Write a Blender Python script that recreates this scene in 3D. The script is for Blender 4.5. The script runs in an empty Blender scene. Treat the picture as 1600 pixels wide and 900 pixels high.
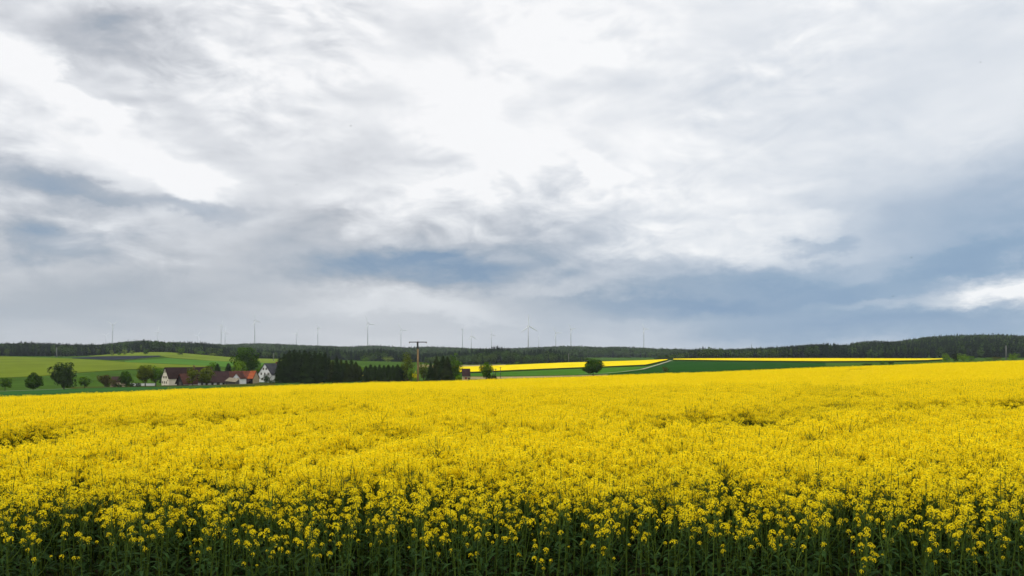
import bpy, math, random
import numpy as np
from mathutils import Vector, Matrix, Euler

R = math.radians
sc = bpy.context.scene
COL = sc.collection
F, CX, HY, CZ = 1250.0, 800.0, 560.0, 2.7      # focal length (px of the 1600 px photo), principal column, horizon row, eye height

# ------------------------------------------------------------------ helpers
def s2l(c):
    c = c / 255.0
    return c / 12.92 if c <= 0.04045 else ((c + 0.055) / 1.055) ** 2.4
def rgb(r, g, b): return (s2l(r), s2l(g), s2l(b), 1.0)

def tag(o, label=None, cat=None, group=None, kind=None):
    if label: o['label'] = label
    if cat: o['category'] = cat
    if group: o['group'] = group
    if kind: o['kind'] = kind
    return o

class MB:
    """collects vertices and faces (with material index) for one mesh"""
    def __init__(self): self.v, self.f, self.m = [], [], []
    def add(self, vs, fs, mi=0):
        b = len(self.v)
        self.v.extend(tuple(p) for p in vs)
        self.f.extend(tuple(i + b for i in f) for f in fs)
        self.m.extend([mi] * len(fs))
    def box(self, x0, x1, y0, y1, z0, z1, mi=0):
        self.add([(x0,y0,z0),(x1,y0,z0),(x1,y1,z0),(x0,y1,z0),(x0,y0,z1),(x1,y0,z1),(x1,y1,z1),(x0,y1,z1)],
                 [(3,2,1,0),(4,5,6,7),(0,1,5,4),(1,2,6,5),(2,3,7,6),(3,0,4,7)], mi)
    def tube(self, pts, rads, n=6, mi=0, cap=True):
        pts = [Vector(p) for p in pts]
        b = len(self.v); k = len(pts)
        for i, p in enumerate(pts):
            d = (pts[min(i+1,k-1)] - pts[max(i-1,0)]).normalized()
            a = d.orthogonal().normalized() if abs(d.z) < 0.99 else Vector((1,0,0))
            a = (a - d * a.dot(d)).normalized(); c = d.cross(a)
            for j in range(n):
                t = 2*math.pi*j/n
                self.v.append(tuple(p + (a*math.cos(t) + c*math.sin(t)) * rads[i]))
        for i in range(k-1):
            for j in range(n):
                self.f.append((b+i*n+j, b+i*n+(j+1)%n, b+(i+1)*n+(j+1)%n, b+(i+1)*n+j)); self.m.append(mi)
        if cap:
            self.f.append(tuple(b+j for j in reversed(range(n)))); self.m.append(mi)
            self.f.append(tuple(b+(k-1)*n+j for j in range(n))); self.m.append(mi)
    def merge(self, o, mi=None, M=None):
        vs = o.v if M is None else [tuple(M @ Vector(p)) for p in o.v]
        b = len(self.v)
        self.v.extend(vs); self.f.extend(tuple(i+b for i in f) for f in o.f)
        self.m.extend(o.m if mi is None else [mi]*len(o.f))
    def mesh(self, name, mats, smooth=False):
        me = bpy.data.meshes.new(name)
        me.from_pydata(self.v, [], self.f)
        for mt in (mats if isinstance(mats, (list, tuple)) else [mats]): me.materials.append(mt)
        me.polygons.foreach_set('material_index', self.m)
        if smooth: me.polygons.foreach_set('use_smooth', [True]*len(self.f))
        me.update()
        return me
    def build(self, name, mats, parent=None, smooth=False):
        return link(name, self.mesh(name, mats, smooth), parent)

def link(name, me, parent=None):
    o = bpy.data.objects.new(name, me); COL.objects.link(o)
    if parent is not None: o.parent = parent
    return o
def empty(name, loc=(0,0,0), rz=0.0):
    o = bpy.data.objects.new(name, None); COL.objects.link(o)
    o.location = loc; o.rotation_euler = (0,0,rz); o.empty_display_size = 0.3
    return o
def quads_mesh(name, V, mats, mi=None):
    """V: (n,4,3) array of loose quads"""
    n = len(V)
    me = bpy.data.meshes.new(name)
    me.vertices.add(n*4); me.loops.add(n*4); me.polygons.add(n)
    me.vertices.foreach_set('co', V.astype(np.float32).ravel())
    me.loops.foreach_set('vertex_index', np.arange(n*4, dtype=np.int32))
    me.polygons.foreach_set('loop_start', np.arange(0, n*4, 4, dtype=np.int32))
    for mt in mats: me.materials.append(mt)
    if mi is not None: me.polygons.foreach_set('material_index', np.asarray(mi, dtype=np.int32))
    me.update(calc_edges=True)
    return me
def rand_quads(rng, C, size, aspect=1.0, up=0.0, out=None):
    """randomly turned leaf-like quads at centres C; up>0 leans their faces to the sky"""
    n = len(C)
    nn = rng.normal(size=(n,3)); nn[:,2] = np.abs(nn[:,2]) + up
    if out is not None: nn = rng.normal(size=(n,3))*0.55 + out
    nn /= np.linalg.norm(nn, axis=1)[:,None]
    a = np.cross(nn, rng.normal(size=(n,3))); a /= np.linalg.norm(a, axis=1)[:,None]
    b = np.cross(nn, a)
    s = np.broadcast_to(size, (n,))[:,None] * 0.5
    return np.stack([C - a*s, C - b*s*aspect, C + a*s, C + b*s*aspect], axis=1)

# ------------------------------------------------------------------ materials
def mat(name, col, rough=0.8, noise=0.0, nscale=1.0, col2=None, spec=0.2, transl=None, rnd=0.0, stripes=None, metal=0.0, fine=None):
    m = bpy.data.materials.new(name); m.use_nodes = True
    nt = m.node_tree; N = nt.nodes; L = nt.links
    p = N['Principled BSDF']; out = N['Material Output']
    p.inputs['Roughness'].default_value = rough
    p.inputs['Specular IOR Level'].default_value = spec
    p.inputs['Metallic'].default_value = metal
    c = None
    if noise or col2:
        tc = N.new('ShaderNodeTexCoord')
        nz = N.new('ShaderNodeTexNoise'); nz.inputs['Scale'].default_value = nscale; nz.inputs['Detail'].default_value = 6
        nz.inputs['Roughness'].default_value = 0.6
        L.new(tc.outputs['Object'], nz.inputs['Vector'])
        rp = N.new('ShaderNodeValToRGB'); rp.color_ramp.elements[0].position = 0.35; rp.color_ramp.elements[1].position = 0.65
        k = 1.0 - noise
        rp.color_ramp.elements[0].color = (col[0]*k, col[1]*k, col[2]*k, 1) if col2 is None else col
        rp.color_ramp.elements[1].color = (col[0]*(1+noise), col[1]*(1+noise), col[2]*(1+noise), 1) if col2 is None else col2
        L.new(nz.outputs['Fac'], rp.inputs['Fac']); c = rp.outputs['Color']
        if fine:
            n2 = N.new('ShaderNodeTexNoise'); n2.inputs['Scale'].default_value = fine[0]; n2.inputs['Detail'].default_value = 4
            L.new(tc.outputs['Object'], n2.inputs['Vector'])
            mr = N.new('ShaderNodeMapRange'); mr.inputs['From Min'].default_value = 0.3; mr.inputs['From Max'].default_value = 0.7
            mr.inputs['To Min'].default_value = 1-fine[1]; mr.inputs['To Max'].default_value = 1+fine[1]
            L.new(n2.outputs['Fac'], mr.inputs['Value'])
            mm = N.new('ShaderNodeMixRGB'); mm.blend_type = 'MULTIPLY'; mm.inputs['Fac'].default_value = 1
            L.new(c, mm.inputs['Color1']); L.new(mr.outputs['Result'], mm.inputs['Color2']); c = mm.outputs['Color']
        if stripes:                                   # drill rows / tramlines of a worked field: direction (rad), spacing (m), depth
            mp = N.new('ShaderNodeMapping'); mp.inputs['Rotation'].default_value = (0,0,stripes[0])
            L.new(tc.outputs['Object'], mp.inputs['Vector'])
            wv = N.new('ShaderNodeTexWave'); wv.bands_direction = 'X'; wv.wave_profile = 'SIN'
            wv.inputs['Scale'].default_value = 0.314/stripes[1]*1.0
            wv.inputs['Distortion'].default_value = 2.5; wv.inputs['Detail'].default_value = 3; wv.inputs['Detail Scale'].default_value = 0.6
            L.new(mp.outputs['Vector'], wv.inputs['Vector'])
            mr = N.new('ShaderNodeMapRange'); mr.inputs['To Min'].default_value = 1-stripes[2]; mr.inputs['To Max'].default_value = 1+stripes[2]
            L.new(wv.outputs['Fac'], mr.inputs['Value'])
            mm = N.new('ShaderNodeMixRGB'); mm.blend_type = 'MULTIPLY'; mm.inputs['Fac'].default_value = 1
            L.new(c, mm.inputs['Color1']); L.new(mr.outputs['Result'], mm.inputs['Color2']); c = mm.outputs['Color']
    if rnd:
        oi = N.new('ShaderNodeObjectInfo')
        mr = N.new('ShaderNodeMapRange'); mr.inputs['To Min'].default_value = 1-rnd; mr.inputs['To Max'].default_value = 1+rnd
        L.new(oi.outputs['Random'], mr.inputs['Value'])
        mm = N.new('ShaderNodeMixRGB'); mm.blend_type = 'MULTIPLY'; mm.inputs['Fac'].default_value = 1
        if c is None: mm.inputs['Color1'].default_value = col
        else: L.new(c, mm.inputs['Color1'])
        L.new(mr.outputs['Result'], mm.inputs['Color2']); c = mm.outputs['Color']
    if c is None: p.inputs['Base Color'].default_value = col
    else: L.new(c, p.inputs['Base Color'])
    if transl:
        t = N.new('ShaderNodeBsdfTranslucent')
        if c is None: t.inputs['Color'].default_value = col
        else: L.new(c, t.inputs['Color'])
        mx = N.new('ShaderNodeMixShader'); mx.inputs['Fac'].default_value = transl
        L.new(p.outputs[0], mx.inputs[1]); L.new(t.outputs[0], mx.inputs[2]); L.new(mx.outputs[0], out.inputs['Surface'])
    return m

M = {}
M['petal']   = mat('rape_petal', (0.88, 0.690, 0.005, 1), 0.6, 0.10, 14.0, spec=0.12, transl=0.38, rnd=0.06)
M['bud']     = mat('rape_bud', (0.36, 0.36, 0.02, 1), 0.7, spec=0.1, noise=0.1, nscale=30)
M['stalk']   = mat('rape_stalk', (0.062, 0.098, 0.014, 1), 0.7, 0.2, 8.0, spec=0.05)
M['leaf']    = mat('rape_leaf', (0.016, 0.038, 0.007, 1), 0.7, 0.3, 9.0, spec=0.06, transl=0.12, rnd=0.25)
M['soil']    = mat('field_soil', (0.035, 0.032, 0.018, 1), 0.95, 0.3, 1.5, spec=0.0)
M['canopy_far'] = mat('far_rape_canopy', (0.52, 0.40, 0.005, 1), 0.9, 0.16, 0.09, spec=0.0, fine=(0.6, 0.08))
M['crop_side'] = mat('crop_side', (0.026, 0.046, 0.008, 1), 0.9, 0.2, 0.5, spec=0.0)
M['grass']   = mat('grass_land', (0.034, 0.068, 0.008, 1), 0.9, 0.22, 0.012, spec=0.0, fine=(0.15, 0.12))
M['meadow']  = mat('meadow_light', (0.090, 0.118, 0.010, 1), 0.9, 0.13, 0.02, spec=0.0, stripes=(R(72), 14.0, 0.09), fine=(0.1, 0.08))
M['hill_meadow'] = mat('hill_meadow', (0.098, 0.132, 0.016, 1), 0.9, 0.16, 0.012, spec=0.0, fine=(0.08, 0.1))
M['crop_band'] = mat('crop_band', (0.048, 0.112, 0.016, 1), 0.9, 0.12, 0.03, spec=0.0, stripes=(R(80), 12.0, 0.08))
M['teal']    = mat('young_crop', (0.022, 0.066, 0.014, 1), 0.9, 0.15, 0.05, spec=0.0, fine=(0.5, 0.1))
M['green2']  = mat('green_crop', (0.036, 0.098, 0.009, 1), 0.9, 0.12, 0.02, spec=0.0, stripes=(R(15), 12.0, 0.06))
M['green3']  = mat('deep_green_crop', (0.012, 0.046, 0.007, 1), 0.9, 0.14, 0.02, spec=0.0, stripes=(R(-20), 15.0, 0.10))
M['tan']     = mat('fallow', (0.20, 0.165, 0.075, 1), 0.95, 0.2, 0.05, spec=0.0)
M['slate']   = mat('dark_tilth', (0.020, 0.023, 0.029, 1), 0.9, 0.3, 0.05, spec=0.0, stripes=(R(75), 7.0, 0.35))
M['verge']   = mat('verge', (0.045, 0.048, 0.010, 1), 0.95, 0.3, 0.08, spec=0.0)
M['asphalt'] = mat('old_asphalt', (0.11, 0.12, 0.10, 1), 0.9, 0.1, 0.3, spec=0.1)
M['gravel']  = mat('gravel_track', (0.20, 0.205, 0.14, 1), 0.95, 0.12, 0.3, spec=0.05)
M['bark']    = mat('bark', (0.045, 0.036, 0.026, 1), 0.95, 0.3, 2.0, spec=0.0)
def leafmat(name, c, v=0.25, t=0.25): return mat(name, (c[0]*1.5, c[1]*1.6, c[2]*0.7, 1), 0.85, v, 0.35, spec=0.0, transl=t, rnd=0.08)
M['oak']     = leafmat('leaf_dark_green', (0.026, 0.054, 0.004, 1))
M['mid']     = leafmat('leaf_mid_green', (0.047, 0.088, 0.007, 1))
M['olive']   = leafmat('leaf_olive', (0.066, 0.080, 0.008, 1))
M['fresh']   = leafmat('leaf_fresh', (0.072, 0.118, 0.010, 1))
M['pale'] = leafmat('leaf_pale', (0.095, 0.120, 0.045, 1))
M['copper']  = leafmat('leaf_copper', (0.050, 0.042, 0.018, 1))
M['deep']    = leafmat('leaf_deep', (0.021, 0.034, 0.015, 1))
M['spruce']  = leafmat('needle_dark', (0.0090, 0.0150, 0.0070, 1), 0.25, 0.0)
M['spruce2'] = leafmat('needle_brownish', (0.0115, 0.0155, 0.0062, 1), 0.25, 0.0)
M['fyellow'] = leafmat('yellow_blossom', (0.42, 0.34, 0.015, 1))
M['wood_far_dec']  = mat('far_wood_leaf', (0.034, 0.062, 0.012, 1), 0.9, 0.2, 0.3, spec=0.0, rnd=0.45)
M['wood_far_con']  = mat('far_wood_needle', (0.010, 0.017, 0.009, 1), 0.9, 0.2, 0.3, spec=0.0, rnd=0.3)
M['wood_fresh']    = mat('wood_edge_leaf', (0.046, 0.074, 0.012, 1), 0.9, 0.2, 0.3, spec=0.0, rnd=0.35)
M['forest_floor']  = mat('forest_floor', (0.018, 0.024, 0.012, 1), 0.95, 0.2, 0.1, spec=0.0)
M['plaster'] = mat('cream_plaster', (0.66, 0.60, 0.47, 1), 0.9, 0.05, 0.6, spec=0.1)
M['white']   = mat('white_plaster', (0.70, 0.70, 0.67, 1), 0.9, 0.05, 0.6, spec=0.1)
M['beige']   = mat('beige_plaster', (0.42, 0.33, 0.21, 1), 0.9, 0.08, 0.6, spec=0.1)
M['timber']  = mat('dark_timber', (0.030, 0.026, 0.022, 1), 0.9, 0.25, 1.2, spec=0.1)
M['greywood']= mat('grey_timber', (0.085, 0.078, 0.066, 1), 0.9, 0.25, 1.2, spec=0.1)
M['tan_roof']= mat('tan_roof', (0.17, 0.145, 0.10, 1), 0.9, 0.2, 0.8, spec=0.1)
def roofmat(name, c): return mat(name, c, 0.9, 0.22, 0.5, spec=0.04, fine=(2.5, 0.18))
M['roof_brown'] = roofmat('roof_dark_brown', (0.022, 0.012, 0.010, 1))
M['roof_red']   = roofmat('roof_red_brown', (0.058, 0.023, 0.016, 1))
M['roof_rust']  = roofmat('roof_rust_red', (0.105, 0.032, 0.018, 1))
M['roof_orange']= roofmat('roof_orange', (0.24, 0.060, 0.020, 1))
M['roof_grey']  = roofmat('roof_grey', (0.042, 0.042, 0.047, 1))
M['roof_purple']= roofmat('roof_purple', (0.033, 0.018, 0.017, 1))
M['glass']   = mat('window_glass', (0.02, 0.022, 0.026, 1), 0.15, 0.1, 1.0, spec=0.5)
M['frame']   = mat('window_frame', (0.30, 0.24, 0.17, 1), 0.7, 0.1, 1.0)
M['redframe']= mat('window_red', (0.23, 0.035, 0.02, 1), 0.7, 0.1, 1.0)
M['brick']   = mat('chimney_brick', (0.16, 0.065, 0.045, 1), 0.9, 0.2, 3.0)
M['metal']   = mat('sheet_metal', (0.36, 0.35, 0.33, 1), 0.6, 0.1, 1.0, metal=0.3)
M['polewood']= mat('pole_wood', (0.230, 0.150, 0.070, 1), 0.85, 0.25, 1.3, spec=0.1)
M['polegrey']= mat('pole_grey', (0.15, 0.15, 0.135, 1), 0.85, 0.15, 1.3, spec=0.1)
M['steel']   = mat('dark_steel', (0.055, 0.053, 0.050, 1), 0.6, 0.2, 2.0, metal=0.5)
M['porcelain']= mat('porcelain', (0.20, 0.12, 0.08, 1), 0.3, 0.1, 2.0, spec=0.5)
M['turbine'] = mat('turbine_paint', (0.42, 0.43, 0.44, 1), 0.5, 0.03, 0.05, spec=0.3)
M['blade']   = mat('blade_paint', (0.74, 0.75, 0.76, 1), 0.45, 0.03, 0.05, spec=0.3)
M['bird']    = mat('bird_plumage', (0.045, 0.048, 0.060, 1), 0.8, 0.2, 20.0)
M['logs']    = mat('log_ends', (0.13, 0.085, 0.05, 1), 0.9, 0.35, 6.0)

# ------------------------------------------------------------------ terrain: measured profiles (column: field depth, row of the crop's far edge, then depth:row of the ground beyond)
PROF = {
 -700: (60, 650, [(160,668),(240,646),(330,634),(430,622),(520,606),(900,562),(1000,558),(1700,550),(2600,552),(7000,558)]),
    0: (75, 622, [(160,642),(240,622.5),(330,612.5),(430,602),(520,590),(900,557),(1000,556),(1700,551),(2600,552),(7000,558)]),
  120: (80, 616, [(180,634),(260,616.5),(340,609.5),(430,604),(520,588),(900,560),(1000,558),(1100,556),(1650,549.5),(2600,552),(7000,558)]),
  250: (85, 611, [(200,624),(300,611.5),(380,606),(430,603),(520,594),(700,572),(900,555.5),(1000,549.5),(1120,549),(1600,545.5),(2500,551),(7000,558)]),
  380: (92, 605.5, [(200,620),(320,605.5),(430,600),(520,590),(700,573),(1000,560),(1100,560.5),(1600,557),(2300,546),(2600,545),(7000,558)]),
  520: (98, 600.5, [(220,614),(340,601),(430,598.5),(600,585),(900,567),(1050,562.5),(1150,562),(1700,559),(2400,548),(2600,547),(7000,558)]),
  650: (105, 597, [(220,611),(400,597.5),(600,584),(900,570),(1050,567),(1200,565),(1700,561),(2400,551),(2600,550),(7000,558)]),
  740: (110, 594.5, [(220,606),(350,595),(450,591),(600,585),(700,582.5),(900,574),(1000,570),(1200,567),(1700,561),(2400,552),(2600,551),(7000,558)]),
  930: (120, 588, [(240,598),(400,588.5),(480,585.5),(650,578),(720,575.5),(1000,565.5),(1150,564),(1700,559),(2400,549.5),(2600,549),(7000,558)]),
 1040: (125, 584, [(250,592),(400,584.5),(480,580.5),(700,567),(800,564),(950,562),(1100,562),(1700,559),(2400,553.5),(2600,553),(7000,558)]),
 1150: (130, 580, [(250,586),(390,580.5),(480,575),(650,567.5),(800,563.5),(950,561),(1300,557.5),(1500,558),(2500,557),(7000,558)]),
 1300: (140, 574, [(280,578),(400,574.2),(480,571),(620,567.5),(800,563.5),(950,561),(1400,551.5),(1700,552),(7000,558)]),
 1450: (155, 568.5, [(300,571.5),(450,567.5),(620,565),(800,562.7),(950,561),(1400,538.5),(1700,541),(7000,556)]),
 1600: (170, 563, [(300,566),(450,564),(800,562),(950,561),(1400,533.5),(1700,536),(7000,556)]),
 2400: (190, 553, [(300,556),(450,556),(800,556),(950,556),(1400,529),(1700,533),(7000,556)]),
}
CROP = 1.30
PXS = np.array(sorted(PROF), float)
def row2z(Y, y): return CZ - (y - HY) / F * Y
EDGE_Y = np.array([PROF[int(p)][0] for p in PXS], float)
def edge_depth(px): return float(np.interp(px, PXS, EDGE_Y))
GY = np.concatenate([np.linspace(-30, 5, 15), np.geomspace(6, 7200, 300)])
GP = np.linspace(-700, 2400, 311)
def col_profile(px):
    D, ey, far = PROF[int(px)]
    ze = row2z(D, ey) - CROP
    ys = [-40, 1.0, 4.5, 10]; zs = [1.0, 1.0, 0.0, 0.0]
    for t in (0.15, 0.3, 0.5, 0.75, 1.0):
        ys.append(10 + (D-10)*t); zs.append(ze * t**1.25)
    for Y, y in far: ys.append(Y); zs.append(row2z(Y, y))
    return np.array(ys), np.array(zs)
T = np.zeros((len(PXS), len(GY)))
for i, p in enumerate(PXS):
    a, b = col_profile(p)
    T[i] = np.interp(GY, a, b)
G = np.zeros((len(GP), len(GY)))
for j in range(len(GY)): G[:, j] = np.interp(GP, PXS, T[:, j])
k = np.hanning(15)[1:-1]; k /= k.sum()
Gp = np.pad(G, ((6,6),(0,0)), mode='edge')
G = sum(k[i] * Gp[i:i+len(GP)] for i in range(13))
k2 = np.array([0.25, 0.5, 0.25])
for _ in range(2):
    Gq = np.pad(G, ((0,0),(1,1)), mode='edge')
    S = k2[0]*Gq[:, :-2] + k2[1]*Gq[:, 1:-1] + k2[2]*Gq[:, 2:]
    far = GY > 260
    G[:, far] = S[:, far]
def heights(X, Y):
    X = np.asarray(X, float); Y = np.asarray(Y, float)
    Yc = np.maximum(Y, 4.0)
    px = np.clip(CX + F * X / Yc, GP[0], GP[-1])
    u = (px - GP[0]) / (GP[1] - GP[0]); i = np.clip(u.astype(int), 0, len(GP)-2); fu = u - i
    j = np.clip(np.searchsorted(GY, Y) - 1, 0, len(GY)-2)
    fv = np.clip((Y - GY[j]) / (GY[j+1] - GY[j]), 0, 1)
    return (G[i,j]*(1-fu)*(1-fv) + G[i+1,j]*fu*(1-fv) + G[i,j+1]*(1-fu)*fv + G[i+1,j+1]*fu*fv)
def hz(X, Y): return float(heights(np.array([X]), np.array([Y]))[0])
def at(px, Y): 
    X = (px - CX) / F * Y
    return X, Y, hz(X, Y)
def hit(px, y, start=None, lift=0.0, stop=3000):
    """where the line of sight through a pixel first meets the ground beyond the crop"""
    Ys = np.geomspace(start or edge_depth(px)*1.6, stop, 900)
    X = (px - CX) / F * Ys
    d = row2z(Ys, y) - (heights(X, Ys) + lift)
    w = np.nonzero(d <= 0)[0]
    if len(w) == 0: return Ys[-1]
    i = w[0]
    if i == 0: return Ys[0]
    t = d[i-1] / (d[i-1] - d[i])
    return float(Ys[i-1] + (Ys[i]-Ys[i-1]) * t)

# the ground: one sheet
gy = np.unique(np.concatenate([np.linspace(-30, 6, 13), np.geomspace(6.5, 7000, 190)]))
gu = np.linspace(-1, 1, 281); gu = np.sign(gu) * (0.55*np.abs(gu) + 0.45*np.abs(gu)**3) * 1.9
verts, faces = [], []
for y in gy:
    w = max(y, 0) + 25
    X = gu * w; z = heights(X, np.full_like(X, y))
    verts.extend(zip(X.tolist(), [float(y)]*len(X), z.tolist()))
nu = len(gu)
for r in range(len(gy)-1):
    for c in range(nu-1): faces.append((r*nu+c, r*nu+c+1, (r+1)*nu+c+1, (r+1)*nu+c))
mb = MB(); mb.v = verts; mb.f = faces; mb.m = [0]*len(faces)
ground = mb.build('ground', M['grass'], smooth=True)
tag(ground, 'rolling green farmland running out to the wooded hills', kind='structure')

def sheet(name, top, bot, material, lift=0.35, label=None, side=None, rowstep=9, colstep=5, start=None, skirt=2.0, kind='structure'):
    """a field lying on the ground between two boundary lines given by sight lines; lift = crop height"""
    tx = [p[0] for p in top]; ty = [p[1] for p in top]; bx = [p[0] for p in bot]; by = [p[1] for p in bot]
    a, b = max(tx[0], bx[0]), min(tx[-1], bx[-1])
    n = max(4, int((b-a)/colstep)); ps = np.linspace(a, b, n+1)
    yt = [hit(p, float(np.interp(p, tx, ty)), start) for p in ps]; yb = [hit(p, float(np.interp(p, bx, by)), start) for p in ps]
    mb = MB(); m = rowstep
    for p, t, q in zip(ps, yt, yb):
        q = min(q, t - 0.5)
        for r in range(m+1):
            Y = q + (t-q)*r/m; X = (p-CX)/F*Y
            mb.v.append((X, Y, hz(X, Y) + lift))
    for c in range(n):
        for r in range(m):
            i = c*(m+1)+r
            mb.f.append((i, i+m+1, i+m+2, i+1)); mb.m.append(0)
    # sides go down into the soil
    rim = [c*(m+1) for c in range(n+1)] + [n*(m+1)+r for r in range(1, m+1)] + [c*(m+1)+m for c in range(n-1, -1, -1)] + [r for r in range(m-1, 0, -1)]
    base = len(mb.v)
    for i in rim:
        x, y, z = mb.v[i]; mb.v.append((x, y, z - lift - skirt))
    for a_ in range(len(rim)):
        b_ = (a_+1) % len(rim)
        mb.f.append((rim[a_], base+a_, base+b_, rim[b_])); mb.m.append(1)
    o = mb.build(name, [material, side or material], smooth=False)
    tag(o, label, kind=kind)
    return o

sheet('meadow', [(-600,559),(0,557.3),(60,559),(115,561),(150,562.8),(200,566.5),(330,572.5)],
      [(-600,604),(0,591),(60,588.5),(120,583),(200,577.5),(330,573.3)], M['meadow'], label='light green meadow in pale bands sloping up to the wood', rowstep=14)
sheet('field', [(-600,622),(0,613.5),(100,609),(150,607),(250,605),(345,603.5)], [(-600,650),(0,622.3),(120,616.3),(250,611.2),(345,607)],
      M['teal'], lift=0.3, label='narrow strip of blue-green young crop behind the rapeseed', start=170, skirt=1.5)
sheet('verge', [(110,605.5),(180,603.8),(250,602.8),(345,601.5),(430,599)], [(110,608.3),(150,606.8),(250,604.9),(345,603.4),(430,601.5)],
      M['verge'], lift=0.2, label='rough brownish verge in front of the farm', start=200)
sheet('field', [(113,559.3),(150,557.6),(200,556.6),(250,556)], [(113,559.8),(150,561.6),(175,562.6),(210,561.0),(250,557.2)], M['slate'], lift=0.4,
      label='dark slate-grey strip of bare field below the hill meadow', colstep=3)
sheet('meadow', [(140,556.8),(200,551.5),(250,549.8),(300,552.8),(400,559.3),(480,561)], [(140,557.3),(200,556.4),(250,556),(262,559),(330,564),(400,567),(520,570)],
      M['hill_meadow'], label='yellowish green meadow on the hill below the far wood', colstep=4)
sheet('field', [(195,564.5),(262,560.3),(330,564.3),(400,567.3),(520,570.5)], [(195,566.2),(250,568.3),(330,572.6),(400,577),(520,581)],
      M['crop_band'], label='mid green band of crop above the farm roofs', colstep=4)
sheet('field', [(655,570),(715,571),(790,569.8)], [(655,574),(715,574.6),(790,573.4)], M['tan'], lift=0.25, label='pale tan fallow strip under the dark wood')
sheet('rapeseed_field', [(690,575.2),(733,574.4),(780,572.6),(880,568.2),(1000,564.8),(1043,562.9)], [(690,584.2),(733,583.4),(800,580.4),(880,577),(950,574.4),(1010,572),(1043,564)],
      M['canopy_far'], lift=1.3, side=M['crop_side'], label='far yellow rapeseed field beyond the lone round tree', skirt=1.0)
sheet('field', [(690,584.8),(733,584),(800,581),(880,577.6),(950,575),(1010,572.8),(1030,569)], [(690,590),(733,588.4),(800,588.2),(900,586.6),(950,585.2),(1000,579.5),(1030,570.2)],
      M['green2'], label='bright green crop strip below the far yellow field')
sheet('field', [(735,588.8),(800,588.7),(900,587),(950,585.6)], [(735,593),(800,591.8),(900,588.6),(950,587)], M['tan'], lift=0.15, label='pale brown strip of bare soil beyond the yellow field edge', start=230)
sheet('field', [(955,585.5),(1003,579.7),(1034,570.2),(1053,564.6),(1100,565.3),(1200,566.3),(1290,567.6)], [(955,587),(1040,584.5),(1150,580.5),(1290,574.6)],
      M['green3'], lift=0.4, label='deep green crop field beside the gravel track', start=260)
sheet('rapeseed_field', [(1052,561.6),(1150,561.2),(1300,561.3),(1474,562.0)], [(1052,563.6),(1100,564.4),(1150,565.3),(1290,566.6),(1400,565.9),(1450,565),(1474,563.2)],
      M['canopy_far'], lift=1.3, side=M['crop_side'], label='thin far yellow rapeseed field below the dark forest', skirt=1.0, start=450)

def ribbon(name, pts, width, material, lift, label, start=None):
    P = []
    for (p0, y0), (p1, y1) in zip(pts[:-1], pts[1:]):
        for t in np.linspace(0, 1, 14, endpoint=False):
            p = p0+(p1-p0)*t; y = y0+(y1-y0)*t; Y = hit(p, y, start); P.append(((p-CX)/F*Y, Y))
    mb = MB()
    for i, (x, y) in enumerate(P):
        x0, y0 = P[max(i-2,0)]; x1, y1 = P[min(i+2,len(P)-1)]
        d = math.hypot(x1-x0, y1-y0) or 1; nx, ny = -(y1-y0)/d, (x1-x0)/d
        for s in (-0.5, 0.5):
            X, Y = x+nx*width*s, y+ny*width*s; mb.v.append((X, Y, hz(X, Y)+lift))
        if i: b = 2*i; mb.f.append((b-2, b-1, b+1, b)); mb.m.append(0)
    o = mb.build(name, material); tag(o, label, kind='structure'); return o
ribbon('road', [(-500,616.8),(0,612.6),(60,610.4),(112,608.4)], 5.0, M['asphalt'], 0.35, 'narrow grey country road behind the blue-green strip', start=200)
ribbon('path', [(905,586.6),(940,585.4),(975,582.3),(1003,578.8),(1030,570.6),(1050,563.8)], 2.8, M['gravel'], 0.75, 'pale gravel farm track climbing between the green fields', start=260)

# ------------------------------------------------------------------ woods far off (one mass each)
def gn_scatter(obj, coll):
    ng = bpy.data.node_groups.new('scatter_' + obj.name, 'GeometryNodeTree')
    ng.interface.new_socket('Geometry', in_out='INPUT', socket_type='NodeSocketGeometry')
    ng.interface.new_socket('Geometry', in_out='OUTPUT', socket_type='NodeSocketGeometry')
    N, L = ng.nodes, ng.links
    gi = N.new('NodeGroupInput'); go = N.new('NodeGroupOutput')
    ci = N.new('GeometryNodeCollectionInfo'); ci.inputs['Collection'].default_value = coll
    ci.inputs['Separate Children'].default_value = True; ci.inputs['Reset Children'].default_value = True
    ip = N.new('GeometryNodeInstanceOnPoints'); ip.inputs['Pick Instance'].default_value = True
    def attr(name, ty):
        a = N.new('GeometryNodeInputNamedAttribute'); a.data_type = ty; a.inputs['Name'].default_value = name
        return a.outputs['Attribute']
    L.new(gi.outputs[0], ip.inputs['Points']); L.new(ci.outputs[0], ip.inputs['Instance'])
    L.new(attr('pick', 'INT'), ip.inputs['Instance Index'])
    L.new(attr('turn', 'FLOAT_VECTOR'), ip.inputs['Rotation'])
    L.new(attr('size', 'FLOAT_VECTOR'), ip.inputs['Scale'])
    L.new(ip.outputs[0], go.inputs[0])
    md = obj.modifiers.new('scatter', 'NODES'); md.node_group = ng
def scatter(name, P, pick, turn, size, coll, label, cat=None):
    me = bpy.data.meshes.new(name); me.vertices.add(len(P))
    me.vertices.foreach_set('co', np.asarray(P, np.float32).ravel())
    a = me.attributes.new('pick', 'INT', 'POINT'); a.data.foreach_set('value', np.asarray(pick, np.int32))
    a = me.attributes.new('turn', 'FLOAT_VECTOR', 'POINT'); a.data.foreach_set('vector', np.asarray(turn, np.float32).ravel())
    a = me.attributes.new('size', 'FLOAT_VECTOR', 'POINT'); a.data.foreach_set('vector', np.asarray(size, np.float32).ravel())
    me.update()
    o = link(name, me); tag(o, label, cat, kind='stuff')
    gn_scatter(o, coll)
    return o
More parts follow.
